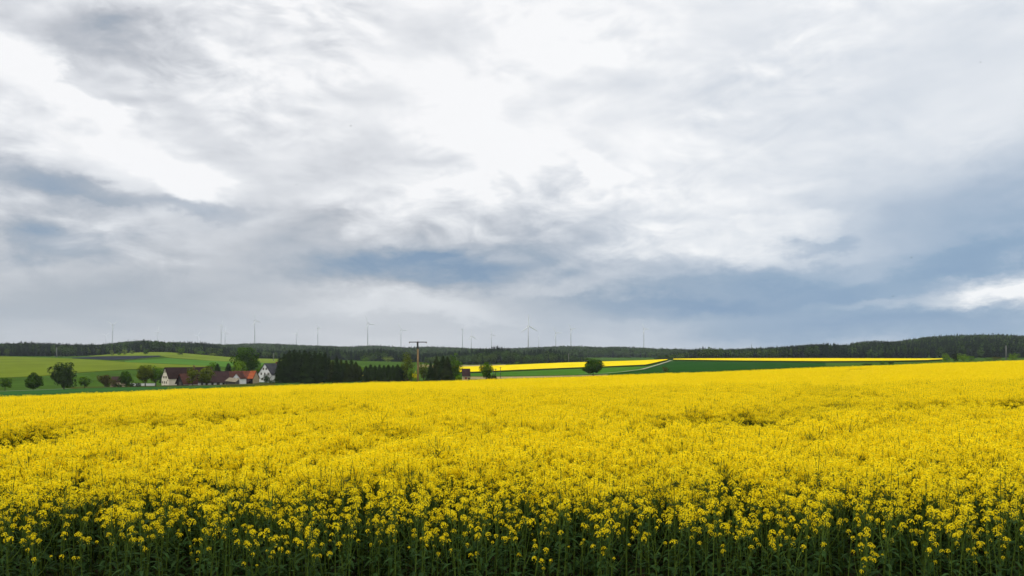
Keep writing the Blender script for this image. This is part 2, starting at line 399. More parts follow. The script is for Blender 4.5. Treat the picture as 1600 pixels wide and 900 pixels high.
def proto_coll(name, meshes):
    c = bpy.data.collections.new(name)
    for i, me in enumerate(meshes):
        o = bpy.data.objects.new('%s_%02d' % (name, i), me); c.objects.link(o)
    return c

def crown_points(rng, n, rx, rz, lumps, kind='round', gap=0.0):
    """leaf positions gathered in lumps through the volume of a crown; unit: metres, base of crown at z=0, top at z=2*rz"""
    i = np.arange(lumps) + 0.5
    ph = np.arccos(1 - 2*i/lumps); th = i*2.39996
    C = np.stack([np.sin(ph)*np.cos(th), np.sin(ph)*np.sin(th), np.cos(ph)], axis=1)
    C += rng.normal(size=C.shape)*0.16
    C *= rng.uniform(0.42, 0.80, lumps)[:, None]
    lr = rng.uniform(0.24, 0.42, lumps) * (14.0/max(lumps, 8))**0.22
    ci = rng.choice(lumps, n, p=lr**2/np.sum(lr**2))
    off = rng.normal(size=(n,3)); off /= np.linalg.norm(off, axis=1)[:,None]; off *= (rng.uniform(0.25, 1.0, n)**0.5)[:,None] * lr[ci][:,None]
    P = C[ci] + off
    core = rng.uniform(size=n) < 0.18                      # inner leaves
    q = rng.normal(size=(n,3)); q /= np.linalg.norm(q, axis=1)[:,None]; q *= (rng.uniform(size=n)**0.4)[:,None]*0.6
    P = np.where(core[:,None], q, P)
    e = np.percentile(np.abs(P[:, :2]), 97); P[:, :2] /= e
    lo, hi = np.percentile(P[:,2], 0.5), np.percentile(P[:,2], 99.5); P[:,2] = np.clip((P[:,2]-lo)/(hi-lo), 0, 1)*2 - 1
    if kind == 'egg': P[:, :2] *= (1.0 - 0.62*np.clip((P[:,2]+0.35)/1.35, 0, 1)**1.5)[:, None]
    P[:, :2] *= rx; P[:, 2] = (P[:, 2] + 1.0) * rz
    return P
def dec_mesh(name, seed, mats, h, w, trunk=0.15, n=420, lumps=14, leaf=1.1, kind='round', with_trunk=True):
    """whole broadleaf tree as one mesh (for woods)"""
    rng = np.random.default_rng(seed)
    P = crown_points(rng, n, w/2, h*(1-trunk)/2, lumps, kind); P[:,2] += h*trunk
    O = P - np.array([0, 0, h*0.4]); O /= np.linalg.norm(O, axis=1)[:,None] + 1e-6; O[:,2] += 0.3
    Q = rand_quads(rng, P, rng.uniform(0.7, 1.3, n)*leaf, 0.8, 0.4, O)
    return quads_mesh(name, Q, mats)
def con_quads(rng, h, w, layers, per, droop=0.35, bare=0.03):
    """branches of a spruce: pointed drooping fans in layers round a core of needles"""
    Q = []
    for i in range(layers):
        t = (i + rng.uniform(-0.3, 0.3)) / layers
        z = h * (bare + (1-bare)*t); r = w/2 * (1-t)**0.55 * rng.uniform(0.9, 1.12) + 0.15
        m = max(5, int(per*(1-0.55*t)))
        for j in range(m):
            a = 2*math.pi*(j + rng.uniform(-0.45, 0.45))/m
            rr = r * rng.uniform(0.75, 1.12); wd = rr * rng.uniform(0.5, 0.8) + 0.35
            d = np.array([math.cos(a), math.sin(a), 0]); s = np.array([-d[1], d[0], 0])
            c0 = np.array([0, 0, z + 0.35*rr]); tip = d*rr + np.array([0,0,z - droop*rr])
            mid = d*rr*0.6 + np.array([0,0,z - droop*0.2*rr])
            Q.append([c0, mid - s*wd*0.5 + [0,0,-0.16*rr], tip, mid + s*wd*0.5 + [0,0,-0.16*rr]])
    Q.append([[-0.12,0,h*0.93],[0,-0.12,h*0.93],[0.12,0,h*0.93],[0,0,h*1.02]])
    Q = np.array(Q)
    n = int(layers*per*0.9); t = rng.uniform(0.0, 0.93, n); a = rng.uniform(0, 6.283, n); r = w/2*(1-t)**0.55*rng.uniform(0.1, 0.8, n)
    C = np.stack([np.cos(a)*r, np.sin(a)*r, h*(bare+t*(1-bare))], axis=1)
    return np.concatenate([Q, rand_quads(rng, C, rng.uniform(0.07, 0.13, n)*h*(1-t*0.7), 0.8, 0.0)])
def con_mesh(name, seed, mats, h, w, layers=9, per=9):
    return quads_mesh(name, con_quads(np.random.default_rng(seed), h, w, layers, per), mats)

W_DEC = [dec_mesh('wood_broadleaf', 100+i, [M['wood_far_dec']], 16, 11, 0.08, 300, 12, 1.9) for i in range(4)]
W_CON = [con_mesh('wood_conifer', 200+i, [M['wood_far_con']], 19, 7.5, 10, 8) for i in range(4)]
W_FRS = [dec_mesh('wood_fresh', 300+i, [M['wood_fresh']], 14, 11, 0.02, 320, 12, 1.8) for i in range(3)]
WOOD = proto_coll('wood_tree', W_DEC + W_CON + W_FRS)     # indices 0-3 broadleaf, 4-7 conifer, 8-10 fresh

def wood(name, poly, spacing, seed, conif, fresh, hs, label):
    """poly: list of (px, depth_front, depth_back); conif(px, t, rng), fresh -> chances; hs(px,t) -> height factor"""
    rng = np.random.default_rng(seed)
    ppx = [p[0] for p in poly]; pf = [p[1] for p in poly]; pb = [p[2] for p in poly]
    P, K, S, Tn = [], [], [], []
    Y = min(pf)
    while Y < max(pb):
        x0 = (ppx[0]-CX)/F*Y; x1 = (ppx[-1]-CX)/F*Y
        n = int((x1-x0)/spacing)
        for i in range(n):
            x = x0 + (i + rng.uniform(-0.45, 0.45))*spacing; y = Y + rng.uniform(-0.45, 0.45)*spacing
            px = CX + F*x/y
            f, b = np.interp(px, ppx, pf), np.interp(px, ppx, pb)
            if y < f or y > b: continue
            t = (y-f)/max(b-f, 1)
            c = conif(px, t); fr = fresh(px, t, y-f)
            u = rng.uniform()
            if u < c: k = rng.integers(4, 8)
            elif u < c + fr: k = rng.integers(8, 11)
            else: k = rng.integers(0, 4)
            h = hs(px, t) * rng.uniform(0.80, 1.13) * (0.84 + 0.32*nz1(px + y*0.11, 0.045, seed))
            if k >= 4 and k < 8: h *= 1.02
            P.append((x, y, 0)); K.append(k); S.append((h*rng.uniform(0.9,1.15), h*rng.uniform(0.9,1.15), h)); Tn.append((0,0,rng.uniform(0,6.28)))
        Y += spacing*0.95
    P = np.array(P); P[:,2] = heights(P[:,0], P[:,1]) - 0.3
    return scatter(name, P, K, Tn, S, WOOD, label)
def nz1(x, s, a=1.0): return 0.5 + 0.5*math.sin(x*s + 1.7*math.sin(x*s*0.43 + a) + a)
wood('forest', [(-520,980,1750),(0,980,1750),(60,1000,1750),(110,1020,1750),(150,1040,1700),(200,1070,1700),(250,1090,1700),(300,1110,1700),(345,1130,1650)], 8.0, 11,
     lambda p, t: (0.75 if p < 90 else 0.35 + 0.5*nz1(p, 0.06)) * (1.0 if t < 0.35 else 0.25), lambda p, t, d: 0.08 if d < 25 else 0.08, lambda p, t: 0.78 if t < 0.2 else 0.88,
     'dark wooded ridge above the light green meadow')
wood('forest', [(320,1120,1270),(400,1090,1250),(480,1080,1250),(560,1090,1250),(640,1100,1260),(700,1110,1260)], 7.5, 12,
     lambda p, t: 0.85 if t > 0.12 else 0.6, lambda p, t, d: 0.5 if d < 12 and nz1(p, 0.09, 2) > 0.6 else 0.0, lambda p, t: 0.80,
     'dark belt of conifers below the long far ridge')
wood('forest', [(668,1010,1120),(690,1000,1170),(760,1000,1190),(850,1010,1190),(905,1040,1150),(925,1060,1110)], 7.5, 13,
     lambda p, t: (0.92 if t > 0.45 else 0.10), lambda p, t, d: 0.55 if d < 30 else 0.05,
     lambda p, t: (1.0 if t > 0.45 else 0.80) * float(np.interp(p, [668, 700, 800, 860, 925], [0.8, 1.0, 1.05, 0.85, 0.55])),
     'mixed wood with spiky conifers behind paler broadleaf trees')
wood('forest', [(280,1720,2650),(420,1750,2650),(700,1750,2650),(900,1700,2650),(1120,1650,2600),(1200,1700,2500)], 12.0, 14,
     lambda p, t: 0.2, lambda p, t, d: 0.12, lambda p, t: 0.95, 'long blue-green wooded ridge under the wind turbines')
wood('forest', [(1026,980,1030),(1045,970,1120),(1075,965,1250),(1150,965,1500),(1300,965,1560),(1600,965,1560),(2050,965,1560)], 8.0, 15,
     lambda p, t: 0.80 if t < 0.45 and p > 1230 else 0.35, lambda p, t, d: (0.45 if p < 1250 and t < 0.6 else 0.22 if 0.3 < t < 0.75 else 0.04),
     lambda p, t: float(np.interp(p, [1026, 1045, 1075, 1110, 1200], [0.30, 0.5, 0.62, 0.72, 0.8])),
     'dark forest on the hill rising behind the thin yellow field')

# ------------------------------------------------------------------ individual trees
def top_h(px, Y, ytop):
    x, y, z = at(px, Y); return row2z(Y, ytop) - z
def trunk_mb(rng, h, ch, r, limbs, w):
    mb = MB()
    bend = rng.uniform(-0.04, 0.04, 2) * h
    top = h*0.78
    pts = [(0,0,-0.4), (bend[0]*0.2, bend[1]*0.2, ch*0.6), (bend[0]*0.6, bend[1]*0.6, (ch+top)/2), (bend[0], bend[1], top)]
    mb.tube(pts, [r*1.25, r, r*0.65, r*0.15], 7)
    for i in range(limbs):
        a = 2*math.pi*(i + rng.uniform(-0.3,0.3))/limbs; z0 = ch*0.85 + (h-ch)*rng.uniform(0, 0.35); L = w*rng.uniform(0.25, 0.42)
        p0 = Vector((bend[0]*0.3, bend[1]*0.3, z0)); p1 = p0 + Vector((math.cos(a)*L*0.5, math.sin(a)*L*0.5, L*0.45)); p2 = p0 + Vector((math.cos(a)*L, math.sin(a)*L, L*0.95))
        mb.tube([p0, p1, p2], [r*0.45, r*0.28, r*0.06], 5)
    return mb
def broadleaf(name, px, Y, ytop, wpx, material, label, seed, kind='round', trunk=0.16, group=None, n=900, lumps=22, cat='tree', leaf=None, stretch=None):
    n = int(n*2.0)
    rng = np.random.default_rng(seed)
    x, y, z = at(px, Y); h = max(top_h(px, Y, ytop), 1.2); w = wpx/F*Y
    t = empty(name, (x, y, z), rng.uniform(0, 6.28) if not stretch else 0)
    tag(t, label, cat, group)
    trunk_mb(rng, h, h*trunk, max(0.05, 0.024*h), 6, w).build('trunk', M['bark'], t)
    P = crown_points(rng, n, w/2*0.97, h*(1-trunk)/2, lumps, kind); P[:,2] += h*trunk
    zt = P[:,2].max(); P[:,2] = h*trunk + (P[:,2]-h*trunk) * (h - h*trunk)/(zt - h*trunk)
    lf = leaf or 0.075*min(w, h) + 0.14
    O = P - np.array([0, 0, h*(trunk*0.6+0.3)]); O /= np.linalg.norm(O, axis=1)[:,None] + 1e-6; O[:,2] += 0.35
    Q = rand_quads(rng, P, rng.uniform(0.6, 1.3, n)*lf, 0.75, 0.35, O)
    link('crown', quads_mesh('crown', Q, [material]), t)
    return t
def conifer(px, Y, ytop, wpx, label, seed, material=None, group=None, name='spruce_tree'):
    rng = np.random.default_rng(seed)
    x, y, z = at(px, Y); h = max(top_h(px, Y, ytop), 2); w = wpx/F*Y
    t = empty(name, (x, y, z), rng.uniform(0, 6.28)); tag(t, label, 'tree', group)
    mb = MB(); mb.tube([(0,0,-0.4),(0,0,h*0.5),(0,0,h*0.97)], [0.016*h, 0.010*h, 0.02], 7); mb.build('trunk', M['bark'], t)
    link('crown', quads_mesh('crown', con_quads(rng, h, w*1.6, 20, 17, 0.35, 0.02), [material or M['spruce']]), t)
    return t
def bush(px, Y, ytop, wpx, material, label, seed, group=None, n=420, name='bush'):
    return broadleaf(name, px, Y, ytop, wpx, material, label, seed, 'round', 0.02, group, n, 14, 'bush')

# along the road at the left
broadleaf('deciduous_tree', 8, 345, 590, 17, M['mid'], 'small loose round tree by the road, first in the row at the field end', 1, trunk=0.26, lumps=16)
broadleaf('deciduous_tree', 52, 350, 582.5, 25, M['oak'], 'dense egg-shaped dark green tree standing alone by the road', 2, 'egg', 0.10, n=1500, lumps=40)
broadleaf('deciduous_tree', 100, 345, 566.5, 36, M['deep'], 'tall ragged dark tree with drooping boughs beside the road', 3, 'round', 0.10, n=1300, lumps=22)
broadleaf('deciduous_tree', 132, 365, 588.5, 18, M['mid'], 'small neat round green tree between the ragged tree and copper bush', 4, trunk=0.20, n=800)
broadleaf('deciduous_tree', 164, 395, 586, 20, M['copper'], 'low brownish round tree next to the beige cottage', 5, trunk=0.08)
bush(178, 393, 592, 12, M['copper'], 'dark purplish bush against the beige cottage', 6)
bush(186, 385, 600, 9, M['deep'], 'low dark shrub in front of the beige cottage', 7)
broadleaf('deciduous_tree', 197, 390, 580.5, 21, M['oak'], 'egg-shaped green tree hiding the end of the beige cottage', 8, 'egg', 0.08, n=1300, lumps=34)
bush(206, 398, 598, 8, M['deep'], 'small blackish shrub at the foot of the egg-shaped tree', 9)
bush(216, 398, 598, 8, M['deep'], 'small blackish shrub before the low white wall', 10)
broadleaf('deciduous_tree', 227, 405, 570.5, 26, M['olive'], 'broad olive tree with spreading crown over the white wall', 11, trunk=0.22, n=1300, lumps=26)
broadleaf('deciduous_tree', 243, 408, 571.5, 19, M['mid'], 'greener tree grown into the broad olive one near the white gable', 12, trunk=0.22)
broadleaf('deciduous_tree', 252, 465, 581, 14, M['deep'], 'blackish tree just behind the white gabled farmhouse', 13, trunk=0.05)
# among the farm buildings
broadleaf('deciduous_tree', 301, 412, 573, 15, M['olive'], 'slim olive tree in front of the long brown roof', 14, trunk=0.16)
broadleaf('deciduous_tree', 322, 408, 572, 22, M['olive'], 'fuller olive tree in front of the low white barn wall', 15, trunk=0.14, n=1100)
broadleaf('deciduous_tree', 332, 470, 566, 18, M['mid'], 'green broadleaf tree behind the brown barn roof', 16, trunk=0.1)
conifer(340, 465, 567, 13, 'dark conifer beside the green tree behind the brown barn', 17)
conifer(357, 462, 566, 14, 'single dark spruce behind the small white house', 18)
broadleaf('deciduous_tree', 373, 468, 564, 23, M['fresh'], 'light green round tree below the big dark one', 19, trunk=0.08)
broadleaf('deciduous_tree', 384, 485, 543.5, 36, M['oak'], 'largest round dark green tree above the red barn roof', 20, trunk=0.06, n=2200, lumps=40)
broadleaf('deciduous_tree', 405, 478, 570, 16, M['mid'], 'green tree behind the gable of the grey roofed house', 21, trunk=0.05)
bush(417, 425, 583.5, 14, M['deep'], 'rounded dark green bush before the grey roofed white house', 22)
bush(425, 420, 594, 18, M['deep'], 'low dark hedge bush under the white annexe', 23)
# spruce clumps
G1 = 'tall spruces beside the grey roofed house'
L1 = 'dark spruce in the tall dense clump beside the grey roofed white house'
rs = random.Random(4)
for i, (p, y, w) in enumerate([(437,556,13),(444,551,15),(452,545,16),(460,544,16),(468,545.5,15),(476,545,16),(484,547,15),(492,546.5,15),(500,547.5,16),(508,549,15),(514,556,12),(448,552,16),(464,549,17),(480,550,17),(496,552,17),(440,566,12),(456,556,17),(504,556,15)]):
    conifer(p, 440 + (i*37 % 30) - (22 if i >= 11 else 0), y, w*1.05, L1, 40+i, group=G1)
for i, (p, y, w) in enumerate([(526,554.5,12),(533,560,13),(541,562,14),(549,561,14),(556,564,13),(562,571,11),(537,566,14),(552,568,14),(520,562,13),(529,566,13),(544,570,13)]):
    conifer(p, 425 + (i*23 % 24), y, w*1.08, 'dark spruce in the stepped clump right of the tallest spruces', 70+i, M['spruce2'] if i % 3 else M['spruce'], group='stepped spruces in the middle of the row')
for i, (p, y, w) in enumerate([(572,571,12),(579,568.5,13),(586,570,13),(593,569,12),(600,570,13),(607,569,13),(614,570,13),(621,568.5,13),(628,570,13),(634,572,11),(583,575,14),(597,576,14),(611,576,14),(625,576,14)]):
    conifer(p, 418 + (i*19 % 22), y, w*1.1, 'dark spruce in the low even hedge-like row behind the field edge', 90+i, group='low even row of spruces')
for i, (p, y, w) in enumerate([(673,565,11),(682,555.5,12),(692,554,13),(699,556,14),(704,562,12),(687,564,13),(696,566,14),(677,574,11)]):
    conifer(p, 408 + (i*13 % 18), y, w*1.1, 'dark pointed spruce in the clump right of the wooden power pole', 110+i, M['spruce2'] if i % 2 else M['spruce'], group='spruces beside the power pole')
broadleaf('deciduous_tree', 517, 450, 563, 12, M['olive'], 'thin olive tree squeezed between the two spruce clumps', 130, trunk=0.1)
broadleaf('deciduous_tree', 568, 445, 574, 10, M['fresh'], 'small fresh green tree in the gap between spruces', 131, trunk=0.1)
broadleaf('deciduous_tree', 637, 420, 551, 18, M['olive'], 'tall olive broadleaf tree beside the wooden power pole', 132, trunk=0.05, n=1200)
broadleaf('deciduous_tree', 643, 412, 575, 13, M['fresh'], 'small bright green tree at the foot of the power pole', 133, trunk=0.1)
broadleaf('deciduous_tree', 662, 418, 566, 17, M['olive'], 'olive tree between power pole and pointed spruces', 134, trunk=0.08)
broadleaf('deciduous_tree', 711, 415, 551.5, 20, M['mid'], 'tall green broadleaf tree against the pointed spruces', 135, trunk=0.04, n=1300, lumps=26)
bush(649, 405, 580, 8, M['fyellow'], 'yellow flowering bush beside the wooden power pole', 136)
bush(568, 420, 581.5, 4.5, M['fyellow'], 'tiny pale yellow bush in the gap between spruces', 137)
bush(648, 395, 590, 7, M['fresh'], 'light green shrub under the yellow flowering bush', 138)
bush(716, 400, 587, 9, M['fresh'], 'pale shrub beside the small dark roofed hut', 139)
broadleaf('deciduous_tree', 760, 345, 566, 20, M['mid'], 'airy green tree beyond the field right of the hut', 140, trunk=0.10, n=1100, lumps=18)
bush(771, 340, 584, 10, M['deep'], 'small grey-green shrub at the foot of the airy tree', 141)
broadleaf('deciduous_tree', 927, 420, 560.5, 28, M['oak'], 'lone round dark green tree by the gravel track', 142, trunk=0.17, n=2000, lumps=34)
broadleaf('shrub', 1040, 430, 572.5, 12, M['copper'], 'sparse reddish bare shrub in the deep green field', 143, trunk=0.2, n=120, cat='bush', leaf=0.5)
# orchard trees and hill bushes
for i, (p, Y, y, w, m, lb) in enumerate([
    (175, 960, 546.5, 7, 'pale', 'pale blossoming tree on the hill meadow, closest to the ridge foot'),
    (186, 965, 550.5, 5, 'mid', 'tiny tree on the hill meadow between two paler ones'),
    (195, 965, 546, 8, 'pale', 'pale tree in the middle of the hill meadow row'),
    (206, 970, 547, 8, 'pale', 'pale green tree on the hill meadow before the dark round one'),
    (228, 950, 544, 11, 'oak', 'dark round tree on the hill meadow above the slate strip'),
    (283, 985, 541, 12, 'mid', 'rounded green tree on the crest of the hill meadow'),
    (281, 940, 550.5, 10, 'deep', 'dark bush under the rounded crest tree'),
    (315, 1050, 547.5, 15, 'mid', 'wide bluish green bush at the foot of the far conifers'),
    (333, 1050, 551.5, 12, 'pale', 'low paler bush beside the wide bluish one'),
    (570, 1040, 556.5, 14, 'mid', 'round green bush before the far conifers above the low spruce row'),
    (606, 1035, 556, 20, 'pale', 'wide pale green bush before the far conifers near the power pole'),
    (780, 985, 567, 8, 'mid', 'pale bush at the wood edge beside the airy tree'),
    (808, 985, 565, 7, 'fresh', 'fresh green bush at the wood edge above the far yellow field')]):
    broadleaf('hill_tree' if w < 10 else 'hill_bush', p, Y, y, w, M[m], lb, 160+i, trunk=0.08, n=350, lumps=12, cat='tree' if 'tree' in lb.split(' on ')[0] or 'tree' in lb[:22] else 'bush')
for i, (p, Y, y, w, m, lb) in enumerate([
    (1478, 600, 551.5, 14, 'fresh', 'bright green bush at the end of the thin yellow field'),
    (1493, 610, 551.5, 15, 'spruce2', 'dark bush between the two bright green ones'),
    (1505, 600, 552, 17, 'fresh', 'bright green bush right of the dark bush'),
    (1518, 620, 556, 12, 'mid', 'lower dull green bush beyond the yellow crest'),
    (1545, 640, 558.5, 12, 'mid', 'small dull green bush beside the tan heap of brush'),
    (1557, 640, 557, 18, 'copper', 'brownish dome of brush on the yellow crest'),
    (1583, 600, 551.5, 17, 'fresh', 'round fresh green tree near the tall pale pole'),
    (1355, 430, 567.3, 16, 'deep', 'dark low bush in the grassy strip below the thin yellow field'),
    (1379, 440, 564.5, 9, 'mid', 'small upright bush overlapping the thin yellow field'),
    (1392, 440, 565, 8, 'deep', 'tiny dark bush right of the upright one')]):
    bush(p, Y, y, w, M[m], lb, 180+i)

# ------------------------------------------------------------------ farm buildings
def gable_house(name, px, Y, theta, W, L, eave, ridge, wall, roof, label, cat='house', over=0.35, base=1.0, chimney=None, z=None):
    """Empty at the gable's near-left corner; local x along the gable, local y back along the ridge"""
    x, y, z0 = at(px, Y)
    t = empty(name, (x, y, z0 if z is None else z), theta); tag(t, label, cat)
    w = MB()
    w.add([(0,0,-base),(W,0,-base),(W,0,eave),(W/2,0,ridge),(0,0,eave),(0,L,-base),(W,L,-base),(W,L,eave),(W/2,L,ridge),(0,L,eave)],
          [(0,1,2,3,4),(9,8,7,6,5),(1,6,7,2),(5,0,4,9),(2,7,8,3),(3,8,9,4)])
    w.build('wall', wall, t)
    r = MB(); s = (ridge-eave)/(W/2); th = 0.22
    for sg in (-1, 1):
        xe = W/2 + sg*(W/2+over); ze = eave - s*over
        a = [(W/2, -over, ridge+0.03), (xe, -over, ze+0.03), (xe, L+over, ze+0.03), (W/2, L+over, ridge+0.03)]
        b = [(p[0], p[1], p[2]+th) for p in a]
        f = [(0,1,2,3),(7,6,5,4),(0,4,5,1),(1,5,6,2),(2,6,7,3),(3,7,4,0)]
        r.add(a+b, f if sg < 0 else [tuple(reversed(q)) for q in f])
    ro = r.build('roof', roof, t)
    if chimney:
        cx, cy = chimney; zc = ridge - abs(cx-W/2)*s
        c = MB(); c.box(cx-0.35, cx+0.35, cy-0.35, cy+0.35, zc-0.6, ridge+1.0); c.box(cx-0.42, cx+0.42, cy-0.42, cy+0.42, ridge+1.003, ridge+1.12)
        c.build('chimney', M['brick'], ro)
    return t
def gable_window(t, x, z, w=0.9, h=1.1, frame=None, name='window'):
    f = MB()
    for (a, b, c, d) in ((-w/2-0.1, w/2+0.1, -0.1, 0), (-w/2-0.1, w/2+0.1, h, h+0.1), (-w/2-0.1, -w/2, 0, h), (w/2, w/2+0.1, 0, h)):
        f.box(x+a, x+b, -0.10, -0.004, z+c, z+d)
    o = f.build(name, frame or M['frame'], t)
    g = MB(); g.box(x-w/2, x+w/2, -0.05, -0.004, z, z+h); g.build('pane', M['glass'], o)
def side_window(t, W, y, z, w=0.9, h=0.9, frame=None, name='window', pane=True):
    f = MB()
    for (a, b, c, d) in ((-w/2-0.1, w/2+0.1, -0.1, 0), (-w/2-0.1, w/2+0.1, h, h+0.1), (-w/2-0.1, -w/2, 0, h), (w/2, w/2+0.1, 0, h)):
        f.box(W+0.004, W+0.10, y+a, y+b, z+c, z+d)
    o = f.build(name, frame or M['frame'], t)
    g = MB(); g.box(W+0.004, W+0.05, y-w/2, y+w/2, z, z+h); g.build('pane', M['glass'] if pane is True else pane, o)

# white gabled farmhouse
h1 = gable_house('farmhouse', 252.5, 432, R(-47), 10.6, 25, 4.0, 9.6, M['plaster'], M['roof_brown'], 'cream farmhouse with seven-window gable and long dark brown roof', chimney=(6.2, 15))
for x, z in ((5.3, 7.0), (3.2, 4.0), (5.3, 4.0), (7.3, 4.0), (1.7, 1.2), (4.4, 1.2), (7.1, 1.2)): gable_window(h1, x, z)
gable_window(h1, 9.0, 2.7, 0.5, 0.5); gable_window(h1, 4.4, -0.3, 1.2, 0.5)
# dark barn in front
h2 = gable_house('barn', 276, 418, R(-44), 9.0, 15, 1.6, 6.2, M['timber'], M['roof_red'], 'low dark timber barn with red-brown roof against the cream farmhouse', 'barn', over=0.7)
g = MB(); g.box(9.0+0.75, 9.0+1.05, -0.6, 15.4, 0.72, 0.90); g.box(9.0+0.75, 9.0+2.6, 2.0, 15.0, 0.55, 0.70); g.build('gutter', M['metal'], h2)
d = MB(); d.box(3.2, 5.8, -0.08, -0.004, -0.4, 2.2); d.build('door', M['greywood'], h2)
# white-walled low barn
h3 = gable_house('barn', 309, 420, R(-66), 10.5, 14.5, 2.0, 7.2, M['white'], M['roof_purple'], 'low white-walled barn with big dark brown roof behind olive trees', 'barn', over=0.5)
for y_, w_ in ((1.6, 0.9), (4.0, 0.6), (6.6, 1.0), (9.4, 1.4), (12.0, 1.0)): side_window(h3, 10.5, y_, 0.5, w_, 0.9)
# small white house with front wing
h4 = gable_house('farmhouse', 346, 426, R(-50), 8.0, 9.5, 3.6, 6.8, M['white'], M['roof_red'], 'small white farmhouse with front gable wing between two barns')
wg = MB(); W_, L_, e_, rg = 4.4, 4.0, 3.4, 5.9
Mx = Matrix.Translation((8.2, 4.0, 0)) @ Matrix.Rotation(R(38), 4, 'Z')
w = MB(); w.add([(0,-2,-1),(W_,-2,-1),(W_,-2,e_),(W_/2,-2,rg),(0,-2,e_),(0,L_,-1),(W_,L_,-1),(W_,L_,e_),(W_/2,L_,rg),(0,L_,e_)],
      [(0,1,2,3,4),(9,8,7,6,5),(1,6,7,2),(5,0,4,9),(2,7,8,3),(3,8,9,4)])
wg.merge(w, M=Mx); wing = wg.build('wing', M['white'], h4)
r = MB()
for sg in (-1, 1):
    s = (rg-e_)/(W_/2); xe = W_/2+sg*(W_/2+0.3)
    a = [(W_/2,-2.3,rg+0.03),(xe,-2.3,e_-0.3*s+0.03),(xe,L_,e_-0.3*s+0.03),(W_/2,L_,rg+0.03)]; b = [(p[0],p[1],p[2]+0.18) for p in a]
    r.add(a+b, [(0,1,2,3),(7,6,5,4),(0,4,5,1),(1,5,6,2),(2,6,7,3),(3,7,4,0)])
r2 = MB(); r2.merge(r, M=Mx); r2.build('wing_roof', M['roof_red'], wing)
for x, z in ((1.1, 2.6), (2.9, 2.6), (2.6, 0.4)):
    f = MB(); f.box(x-0.45, x+0.45, -2.07, -2.004, z, z+1.1); f2 = MB(); f2.merge(f, M=Mx); f2.build('window', M['glass'], wing)
# tan lean-to
x, y, z = at(352.5, 414); sh = empty('shed', (x, y, z), R(-10)); tag(sh, 'tan lean-to shed in front of the small white farmhouse', 'shed')
s = MB(); s.add([(0,0,-0.8),(5.4,0,-0.8),(5.4,0,1.5),(0,0,2.0),(0,4,-0.8),(5.4,4,-0.8),(5.4,4,2.9),(0,4,3.4)], [(0,1,2,3),(1,5,6,2),(5,4,7,6),(4,0,3,7),(3,2,6,7)]); s.build('wall', M['greywood'], sh)
s = MB(); s.add([(-0.3,-0.4,1.9),(5.7,-0.4,1.35),(5.7,4.2,3.05),(-0.3,4.2,3.6),(-0.3,-0.4,2.05),(5.7,-0.4,1.5),(5.7,4.2,3.2),(-0.3,4.2,3.75)], [(3,2,1,0),(4,5,6,7),(0,1,5,4),(1,2,6,5),(2,3,7,6),(3,0,4,7)]); s.build('roof', M['tan_roof'], sh)
# red-roofed barn
h5 = gable_house('barn', 371.5, 440, R(-93), 9.0, 11.8, 2.9, 6.6, M['timber'], M['roof_rust'], 'dark barn with rust-red tiled roof turning orange at one end', 'barn', over=0.5)
p = MB(); s5 = (6.6-2.9)/4.5
a = [(4.5+0.02, 8.9, 6.6+0.30-0.02*s5), (9.5, 8.9, 2.9-0.5*s5+0.30), (9.5, 12.0, 2.9-0.5*s5+0.30), (4.52, 12.0, 6.6+0.30-0.02*s5)]
p.add(a + [(q[0], q[1], q[2]+0.06) for q in a], [(3,2,1,0),(4,5,6,7),(0,1,5,4),(1,2,6,5),(2,3,7,6),(3,0,4,7)])
o = p.build('roof_patch', M['roof_orange'], h5); o['label'] = 'orange newer tiles at the end of the roof'
p = MB(); p.box(0.05, 8.95, 11.805, 12.05, -1, 2.9); p.add([(0.05,12.05,2.9),(8.95,12.05,2.9),(4.5,12.05,6.45),(0.05,11.805,2.9),(8.95,11.805,2.9),(4.5,11.805,6.45)], [(1,0,2),(3,4,5),(0,3,5,2),(4,1,2,5)])
o = p.build('end_wall', M['beige'], h5); o['label'] = 'beige plastered end wall'
p = MB(); p.add([(9.25,1.6,2.05),(13.2,1.6,0.95),(13.2,11.0,0.95),(9.25,11.0,2.05),(9.25,1.6,2.2),(13.2,1.6,1.1),(13.2,11.0,1.1),(9.25,11.0,2.2)], [(0,1,2,3),(7,6,5,4),(0,4,5,1),(1,5,6,2),(2,6,7,3),(3,7,4,0)])
o = p.build('canopy', M['roof_purple'], h5); o['label'] = 'low purple-brown canopy along the barn front'
for y_ in (1.8, 4.8, 7.8, 10.8):
    p = MB(); p.box(12.9, 13.1, y_-0.1, y_+0.1, -1.2, 1.0); p.build('post', M['greywood'], h5)
# grey-roofed white house
h6 = gable_house('house', 403.5, 452, R(-33), 11.0, 13, 4.6, 10.4, M['white'], M['roof_grey'], 'white house with grey roof half hidden by the tall spruces', chimney=(5.9, 8))
for x, z in ((4.4, 7.0), (6.8, 7.0), (2.6, 4.2), (5.6, 4.2), (8.4, 4.2), (3.4, 1.2), (7.6, 1.2)): gable_window(h6, x, z)
p = MB(); p.box(11.005, 14.6, 0.5, 6.0, -1, 3.9); p.build('annexe', M['white'], h6)
p = MB(); p.box(11.005, 14.9, 0.2, 6.3, 3.903, 4.1); p.build('annexe_roof', M['roof_grey'], h6)
# hut by the field edge
h7 = gable_house('hut', 722.5, 352, R(-84), 5.0, 3.0, 2.7, 5.4, M['beige'], M['roof_purple'], 'small beige hut with steep dark roof and red window', 'hut', over=0.3)
side_window(h7, 5.0, 1.3, 1.2, 0.55, 0.65, M['redframe'], pane=M['redframe'])
d = MB(); d.box(5.004, 5.07, 2.3, 2.9, -0.3, 1.7); d.build('door', M['timber'], h7)
